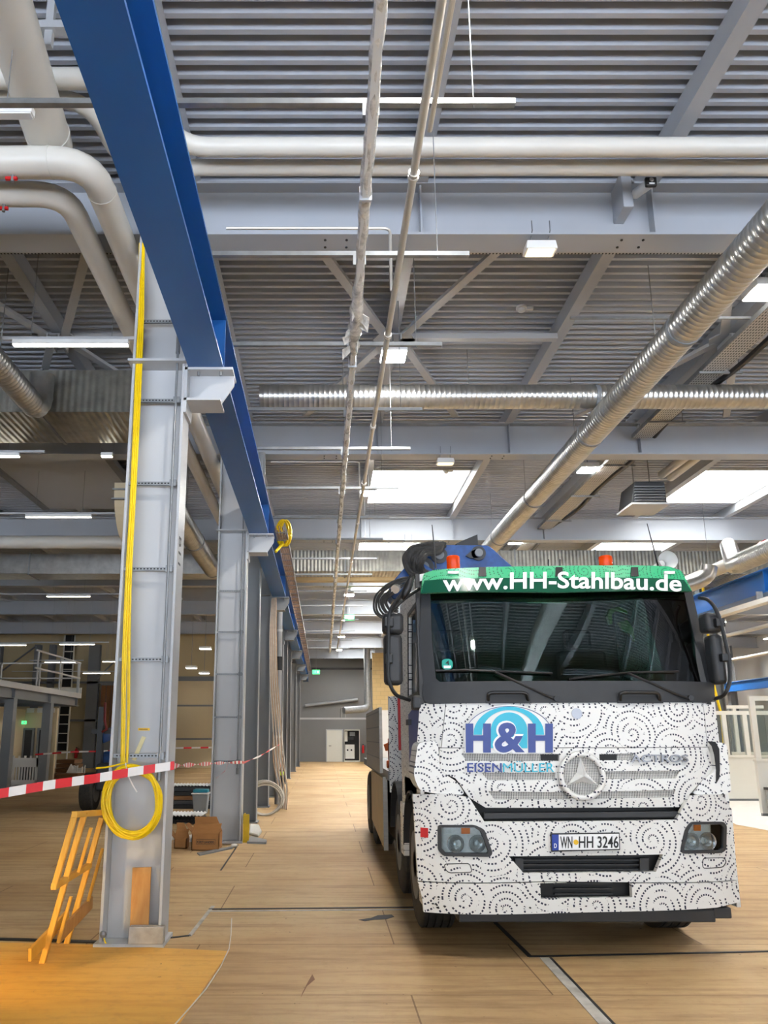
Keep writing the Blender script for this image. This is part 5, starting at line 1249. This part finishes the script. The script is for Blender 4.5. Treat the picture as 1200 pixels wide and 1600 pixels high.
for a, b, c, d, m in ((1.42, 1.3, 1.6, 1.95, 'white'), (1.45, .2, 2.05, 1.1, 'white'), (1.66, 1.4, 2.0, 1.6, 'black_soft'), (1.75, 1.65, 2.1, 1.9, 'grey_plastic')): MB().box(a, 51.8, b, c, 51.9, d).build('control_unit', m, t, smooth=0)
for x in (1.6, 1.85): MB().cyl((x, 51.8, .75), (x, 51.79, .75), .06, 12).build('dial', 'black', t)
pipe('air_duct', 'pale round duct coming down and turning left at the end of the aisle', 'duct', [(2.62, 46.0, 7.4), (2.62, 46.0, 3.22), (1.2, 45.4, 3.1)], .2, 'zinc', .35)
t = pipe('heating_pipe', 'slightly sloping pipe across the grey end wall', 'pipe', [(-1.2, 51.85, 3.62), (2.3, 51.85, 4.02)], .1, 'pipe_grey', group='pipes on the end wall')
pipe('heating_pipe', 'thin bent pipe on the end wall, the upper of two', 'pipe', [(2.6, 51.9, 3.5), (1.2, 51.9, 3.5), (1.2, 51.9, 2.85)], .045, 'pipe_grey', .1, group='pipes on the end wall')
pipe('heating_pipe', 'thin bent pipe on the end wall, the lower of two', 'pipe', [(2.6, 51.9, 3.3), (1.45, 51.9, 3.3), (1.45, 51.9, 2.85)], .045, 'pipe_grey', .1, group='pipes on the end wall')
def exit_sign(px, py, y, w, lab):
    p = at(px, py, y); t = thing('exit_sign', lab, 'exit sign', p, 'green exit signs')
    h = w * .55; MB().box(p.x - w / 2, y, p.z - h / 2, p.x + w / 2, y + .05, p.z + h / 2).build('sign_box', 'exit_on', t, smooth=0)
    mb = MB(); s = h * .3
    mb.box(p.x + w * .12, y - .004, p.z - s, p.x + w * .36, y - .001, p.z + s)                                     # door
    mb.ball((p.x - .08 * w, y - .006, p.z + s * .8), s * .22, 8, sc=(1, .1, 1))
    for a, b in (((-.1, .5), (-.12, -.1)), ((-.12, -.1), (-.02, -.5)), ((-.02, -.5), (-.12, -.9)), ((-.12, -.1), (-.22, -.5)), ((-.22, -.5), (-.34, -.5)), ((-.1, .4), (.02, .1)), ((-.1, .4), (-.24, .2))):
        mb.bar((p.x + a[0] * w, y - .004, p.z + a[1] * s), (p.x + b[0] * w, y - .004, p.z + b[1] * s), .004, s * .16)
    mb.build('running_figure', 'text_white', t, smooth=0)
    if p.z > 3: MB().cyl((p.x, y + .02, p.z + h / 2), (p.x, y + .02, 7.42), .008, 6).build('suspension', 'zinc', t)
exit_sign(546, 965, 29.0, .38, 'green exit sign hanging under the roof left of the cab mirror')
exit_sign(494, 1050, 44.0, .42, 'small green exit sign hanging at the far end of the aisle')

# ------------------------------------------------------------------ left hall
YE = 42.0
gx0, gx1 = -8.15, -5.3
o = struct(MB().box(gx0, YE - .08, 0, gx1, YE - .02, 4.55).build('door_2', 'cream', smooth=0))
for z in (1.45, 3.2): MB().box(gx0, YE - .1, z, gx1, YE - .08, z + .09).build('panel_joint', 'steel_dark', o, smooth=0)
MB().box(gx0 - .15, YE - .14, 4.55, gx1 + .15, YE, 4.8).build('door_head', 'steel_dark', o, smooth=0)
for k, x in enumerate((-19.5, -17.6, -15.5, -14.7, -12.4, -10.6, -9.0, -4.9)):
    o = MB().ibeam((x, YE - .34, 0), (x, YE - .34, 6.5), .3, .32 if k != 4 else .6, up=(0, 1, 0)).build('wall_post', 'steel_dark', smooth=0)
    tag(o, 'grey wall post on the beige end wall, %s from the left' % ORD[k], 'post', 'posts on the beige end wall')
for k, z in enumerate((2.4, 4.4)):
    tag(MB().box(-21, YE - .34, z, -8.9, YE - .3, z + .12).build('wall_rail', 'steel_dark', smooth=0), 'horizontal rail on the beige end wall, %s one' % ('lower', 'upper')[k], 'rail')
for k, (a, b) in enumerate((((-17.4, 5.0), (-15.6, 6.4)), ((-12.2, 4.6), (-10.7, 6.2)))):
    tag(MB().bar((a[0], YE - .36, a[1]), (b[0], YE - .36, b[1]), .1, .06).build('wall_brace', 'steel_dark', smooth=0), 'diagonal brace on the beige end wall, %s one' % ('left', 'right')[k], 'brace')
t = thing('caged_ladder', 'tall dark ladder with white rungs on the beige end wall', 'ladder', (-13.75, YE - .5, 0))
MB().box(-14.02, YE - .42, .9, -13.5, YE - .4, 7).build('back_strip', 'recess', t, smooth=0)
for x in (-14.06, -13.5): MB().box(x, YE - .5, 0, x + .06, YE - .42, 7).build('side_rail', 'white_panel', t, smooth=0)
for k in range(13): MB().box(-14.0, YE - .5, .8 + k * .48, -13.5, YE - .46, .85 + k * .48).build('rung', 'white_panel', t, smooth=0)
t = thing('steel_locker', 'narrow slatted metal panel by the ladder', 'panel', (-11.5, YE - .3, 0))
for k in range(3): MB().box(-11.9 + .28 * k, YE - .35, 1.6, -11.66 + .28 * k, YE - .2, 4.3).build('slat', 'brown_wood', t, smooth=0)
MB().box(-11.95, YE - .3, 0, -11.05, YE - .05, 4.4).build('frame', 'steel_dark', t, smooth=0)
# raised platform and the rooms below it
t = thing('platform', 'raised steel platform with railing at the far left', 'platform', (-12, 24, 2.9))
MB().box(-20, 19, 3.02, -8.95, 28.6, 3.15).build('deck', 'steel_dark', t, smooth=0)
MB().ibeam((-9.05, 19, 2.72), (-9.05, 28.6, 2.72), .3, .2).build('edge_beam', 'steel_dark', t, smooth=0)
for y in (19.2, 22.6, 25.6, 28.4): MB().ibeam((-20, y, 2.7), (-8.95, y, 2.7), .3, .2).build('cross_beam', 'steel_dark', t, smooth=0)
MB().box(-8.94, 19, 3.0, -8.9, 28.6, 3.17).build('edge_plate', 'steel', t, smooth=0); MB().box(-10.4, 28.6, 3.0, -8.9, 28.64, 3.38).build('toe_board', 'white_panel', t, smooth=0)
for z in (3.7, 4.25):
    MB().box(-20, 28.5, z, -8.95, 28.54, z + .05).build('rail', 'steel', t, smooth=0); MB().box(-8.98, 24, z, -8.94, 28.5, z + .05).build('rail', 'steel', t, smooth=0)
for k in range(8): MB().box(-19 + k * 1.42, 28.5, 3.15, -18.95 + k * 1.42, 28.55, 4.3).build('rail_post', 'steel', t, smooth=0)
for k in range(3): MB().box(-8.98, 24.2 + k * 2.1, 3.15, -8.94, 24.25 + k * 2.1, 4.3).build('rail_post', 'steel', t, smooth=0)
for y in (22.5, 25.6): MB().box(-9.2, y, 0, -8.93, y + .26, 2.72).build('post', 'steel_dark', t, smooth=0)
wall('wall_office', 'cream', (-14, 24.3, 0, -10.35, 24.45, 2.55), (-10.45, 24.45, 0, -10.35, 27.2, 2.55), (-10.35, 27.2, 0, -9.25, 27.35, 2.6))
for k in range(3): tag(MB().box(-10.3 + k * .36, 27.15, 2.44, -10.06 + k * .36, 27.2, 2.6).build('wall_vent', 'white_panel', smooth=0), 'pale vent over the office wall under the platform, %s from the left' % ORD[k], 'vent', 'vents over the office wall')  # plain pale panels along the top of the office wall
door(3, -10.3, -10.04, 27.2, 1.85, 'black_soft', 'steel_dark', False); door(4, -9.8, -9.46, 27.2, 1.85, 'black', 'steel_dark', False)
exit_sign(36, 1129, 26.9, .2, 'lit green exit sign on the office wall under the platform')
t = thing('barrier_fence', 'white plastic barrier fence leaning under the platform', 'barrier', (-9.7, 26.0, 0))
bx0, bx1, by = -10.2, -9.32, 25.9
mb = MB().box(bx0, by, .1, bx1, by + .05, .25).box(bx0, by, .66, bx1, by + .05, .95).box(bx0, by, .1, bx0 + .06, by + .05, .95).box(bx1 - .06, by, .1, bx1, by + .05, .95); mb.build('frame', 'white', t, smooth=0)
for k in range(9): MB().box(bx0 + .08 + k * .09, by + .01, .25, bx0 + .12 + k * .09, by + .04, .66).build('slat', 'white', t, smooth=0)
for k in range(5): MB().box(bx0 + .03 + k * .19, by, .95, bx0 + .09 + k * .19, by + .05, 1.02).build('lug', 'white', t, smooth=0)
for a in (bx0 + .1, bx1 - .2): MB().box(a, by - .25, 0, a + .1, by + .3, .1).build('foot', 'grey_plastic', t, smooth=0)
for k in range(8):
    z = .0 + .09 * (k // 2); tag(MB().box(-9.75 + .05 * (k % 3), 28.0 + .35 * (k % 2), z, -8.3 - .06 * k, 28.3 + .35 * (k % 2), z + .075).build('timber_board', 'brown_wood', smooth=0), 'brown timber board of the pile under the platform end', 'board', 'boards in the timber pile')
for k in range(5):
    z = .0 + .16 * k; tag(MB().box(-10.1, 30.0, z, -9.3 - .03 * k, 31, z + .13).build('timber_beam', 'brown_wood', smooth=0), 'thick brown timber of the taller stack behind the pile', 'timber', 'timbers in the taller stack')
t = thing('dust_sheet', 'crumpled white sheet lying on the timber pile', 'sheet', (-8.8, 28.2, .36))
mb = MB()
for k in range(6): c = V(-9.0 + .08 * k, 28.2 + .05 * (k % 2), .37); mb.prism([c + V(-.12, 0, 0), c + V(.1, .02, 0), c + V(.08, .1, .16 + .05 * (k % 3)), c + V(-.02, .12, .3 - .05 * k)], (.02, .03, .01))
mb.build('sheet', 'paper', t, smooth=0)
t = thing('lift_truck', 'dark blue lift machine half hidden behind the nearest column', 'vehicle', (-4.9, 18.4, 0))
def lw(x, y, r): 
    o = MB().lathe((x - .14, y, r), (x + .14, y, r), [(0, r * .6), (0, r * .93), (.03, r), (.25, r), (.28, r * .93), (.28, r * .6)], 26).build('wheel', 'rubber', t); MB().cyl((x - .145, y, r), (x + .145, y, r), r * .55, 18).build('rim', 'steel_dark', o)
lw(-5.28, 18.1, .42); lw(-4.1, 18.1, .42); lw(-5.28, 20.0, .42); lw(-4.1, 20.0, .42)
MB().box(-5.1, 17.8, .45, -4.25, 20.6, 1.05).build('chassis', 'black_soft', t, smooth=0, bevel=.05)
MB().box(-5.15, 18.4, .95, -4.2, 19.9, 1.3).build('body', 'blue_crane', t, smooth=0, bevel=.06)
for x in (-5.15, -4.55): MB().box(x, 17.9, .9, x + .12, 18.1, 2.3).build('mast', 'black', t, smooth=0)
MB().bar((-5.1, 18.0, 1.6), (-4.3, 19.4, 2.1), .2, .24).build('boom', 'blue_crane', t, smooth=0, bevel=.02)
MB().bar((-5.3, 18.0, 1.75), (-4.4, 18.0, 1.75), .08, .1).build('cross_head', 'black_soft', t, smooth=0)
MB().tube([(-5.0, 17.88, 2.4), (-4.98, 17.86, 2.0), (-4.92, 17.86, 1.8), (-5.03, 17.86, 1.74)], .03, 8).build('hook', 'red_dark', t)
# white ledge pipe of the left hall
pipe('wide_pipe', 'long pale pipe crossing the left hall above the strip lights', 'pipe', [(-14, 18.3, 6.3), (-3.4, 18.3, 6.3)], .16, 'pipe')
t = thing('pale_board', 'large pale board under the roof over the left hall behind the beige bend', 'board', (-5.5, 16.5, 6.95)); MB().box(-6.8, 14, 7.12, -4.3, 18.2, 7.16).build('panel', 'beam', t, smooth=0)
for x in (-6.9, -4.4): MB().box(x, 14, 7.08, x + .15, 18.2, 7.2).build('edge', 'steel_dark', t, smooth=0)

# ------------------------------------------------------------------ right of the truck
def partition(lab, x0, x1, y, h0, h1, posts):
    t = thing('partition_panel', lab, 'partition', ((x0 + x1) / 2, y, 0), 'white partition panels')
    MB().box(x0, y, .06, x1, y + .1, h0).build('lower_panel', 'white_panel', t, smooth=0); MB().box(x0 - .02, y - .02, h0, x1, y + .12, h0 + .06).build('sill', 'white_panel', t, smooth=0)
    MB().box(x0, y, h1 - .1, x1, y + .08, h1).build('top_rail', 'white_panel', t, smooth=0); MB().box(x0, y + .02, 0, x1, y + .08, .06).build('plinth', 'steel_dark', t, smooth=0)
    for p in posts: MB().box(p, y, h0 + .06, p + .11, y + .08, h1 - .1).build('post', 'white_panel', t, smooth=0)
    MB().box(x0, y + .035, h0 + .06, x1, y + .045, h1 - .1).build('pane', 'glass_clear', t, smooth=0)
    return t
partition('nearest white partition with tall open frames at the right edge', 9.25, 13, 16.9, 1.12, 2.5, [9.25, 9.68, 10.5, 11.4])
partition('lower white partition with window frames behind the mirror side of the truck', 8.6, 12.6, 20.8, 1.1, 2.3, [8.6, 9.9, 10.6, 11.15])
partition('farther white partition frames behind the lower one', 9.0, 14, 24.8, 1.1, 2.6, [9.0, 10.3, 11.6, 12.2, 13])
t = thing('grey_bin', 'dark grey box standing by the nearest white partition', 'box', (9.4, 16.6, 0)); MB().box(9.3, 16.3, 0, 9.9, 16.8, .55).build('body', 'pipe_grey', t, smooth=0, bevel=.02); MB().box(9.28, 16.28, .55, 9.92, 16.82, .6).build('lid', 'black_soft', t, smooth=0)
t = thing('yellow_cable', 'yellow cable hanging down the dark column right of the truck', 'cable', (11.8, 23.5, 1))
MB().tube(bent([(11.86, 23.57, 6.2), (11.86, 23.57, 3.2), (12.0, 23.55, 2.2), (11.95, 23.55, .9)], .3), .04, 7).build('cable_run', 'cable_yellow', t)
# white crane supply track under the right rail
t = thing('supply_track', 'white cable track under the blue rail on the right', 'track', (10.9, 30, 4.9)); MB().box(10.85, 14, 4.86, 11.1, 50, 4.98).build('track', 'white', t, smooth=0)
for y in (15, 19, 23, 27, 31, 35): MB().box(10.9, y, 4.98, 11.05, y + .05, 5.2).build('hanger', 'zinc', t, smooth=0)

# ------------------------------------------------------------------ small things under the roof
t = thing('surveillance_camera', 'white surveillance camera with a black face on the first beam', 'camera', at(990, 300, 6.8))
a, b = at(966, 276, 6.78), at(987, 329, 6.78)
MB().box(a.x, 6.72, b.z, b.x, 6.995, a.z).build('mounting_box', 'beam', t, smooth=0, bevel=.006)
MB().cyl(at(986, 302, 6.75), at(996, 302, 6.72), .03, 10).build('joint', 'zinc', t); MB().cyl(at(986, 284, 6.75), at(990, 284, 6.75), .02, 10).build('cable_gland', 'zinc', t)
p, q = at(993, 303, 6.75), at(1016, 286, 6.45); MB().cyl(p, q, .05, 16).build('camera_body', 'white', t)
d = (q - p).normalized(); MB().box(q.x - .055, q.y - .03, q.z - .05, q.x + .055, q.y + .01, q.z + .05).build('camera_face', 'black', t, bevel=.012); MB().cyl(q + V(0, -.03, .012), q + V(0, -.036, .012), .022, 14).build('lens', 'chrome', t); MB().box(q.x - .025, q.y - .034, q.z - .036, q.x + .025, q.y - .03, q.z - .022).build('infrared_strip', 'white', t)
for k, (a, b, w) in enumerate(((815, 486, 'in the first bay right of the star bracing'), (697, 739, 'in the second bay before the rooflight'), (1022, 707, 'right of the dark fan heater'))):
    p = atz(a, b, 7.36); t = thing('smoke_detector', 'white smoke detector %s' % w, 'detector', p, 'smoke detectors')
    MB().cyl(p + V(0, 0, .06), p + V(0, 0, .03), .075, 16).build('base', 'white', t); MB().lathe(p + V(0, 0, .03), p + V(0, 0, -.02), [(0, .055), (.03, .05), (.045, .03)], 16).build('sensor', 'white', t); MB().box(p.x + .06, p.y - .02, p.z + .02, p.x + .16, p.y + .02, p.z + .06).build('cable_box', 'white', t)
t = thing('fan_heater', 'dark fan heater hanging under the roof by the right rooflight', 'heater', at(1015, 770, 15.2))
a, b = at(984, 752, 15.2), at(1043, 786, 15.2)
MB().prism([V(a.x + .1, 15.2, a.z), V(b.x - .02, 15.2, a.z), V(b.x, 15.2, b.z), V(a.x, 15.2, b.z)], (0, .75, 0)).build('casing', 'black_soft', t, smooth=0, bevel=.02)
for k in range(6): MB().box(a.x + .06, 15.12 + .0, b.z + .03 + k * .06, b.x - .06, 15.2, b.z + .045 + k * .06).build('louvre', 'steel_dark', t, smooth=0)
MB().box(a.x - .02, 15.15, b.z - .04, b.x + .03, 15.98, b.z).build('outlet_frame', 'steel', t, smooth=0)
for x in (a.x + .2, b.x - .2): MB().cyl((x, 15.5, a.z), (x, 15.5, 7.42), .012, 6).build('suspension', 'zinc', t)
for k in range(2):
    p = at(1034 + k * 14, 742 + k * 4, 15.4); q = at(1082 + k * 18, 706, 13.6)
    pipe('heater_pipe', '%s pale pipe leading to the dark fan heater' % ('left', 'right')[k], 'pipe', [p, q, (q.x, q.y, 7.40)], .085, 'pipe', .1, 'pipes of the fan heater')
t = thing('pipe_hanger', 'grey angle bracket holding the pipes at the top left beside the blue rail', 'bracket', at(76, 70, 5.05))
p, q = at(76, 66, 5.05), at(74, 136, 5.05); MB().bar((p.x, 5.05, 7.42), (p.x, 5.05, 6.98), .06, .05, (0, 1, 0)).build('upright', 'steel', t, smooth=0); MB().box(p.x - .1, 5.0, 7.12, -1.42, 5.1, 7.19).build('cross_arm', 'steel', t, smooth=0)
# outside the frame: a lamp added to warm the floor at the lower left
wl = thing('work_lamp', 'orange work lamp on the floor outside the left edge', 'lamp', (-3.3, 5.2, 0))
MB().box(-3.5, 5.1, .35, -3.2, 5.2, .6).build('lamp_housing', 'yellow_paint', wl, smooth=0); MB().box(-3.48, 5.11, .0, -3.44, 5.19, .35).box(-3.26, 5.11, .0, -3.22, 5.19, .35).box(-3.6, 5.0, 0, -3.1, 5.3, .03).build('stand', 'black', wl, smooth=0)
sd = bpy.data.lights.new('work_lamp_light', 'SPOT'); so = bpy.data.objects.new('work_lamp_light', sd); COL.objects.link(so); so.parent = wl
so.location = (.2, .05, .55); sd.energy = 60; sd.color = (1, .62, .12); sd.spot_size = radians(80); sd.spot_blend = .6; sd.shadow_soft_size = .1
so.rotation_euler = (V(1.3, .9, -.6)).to_track_quat('-Z', 'Y').to_euler()
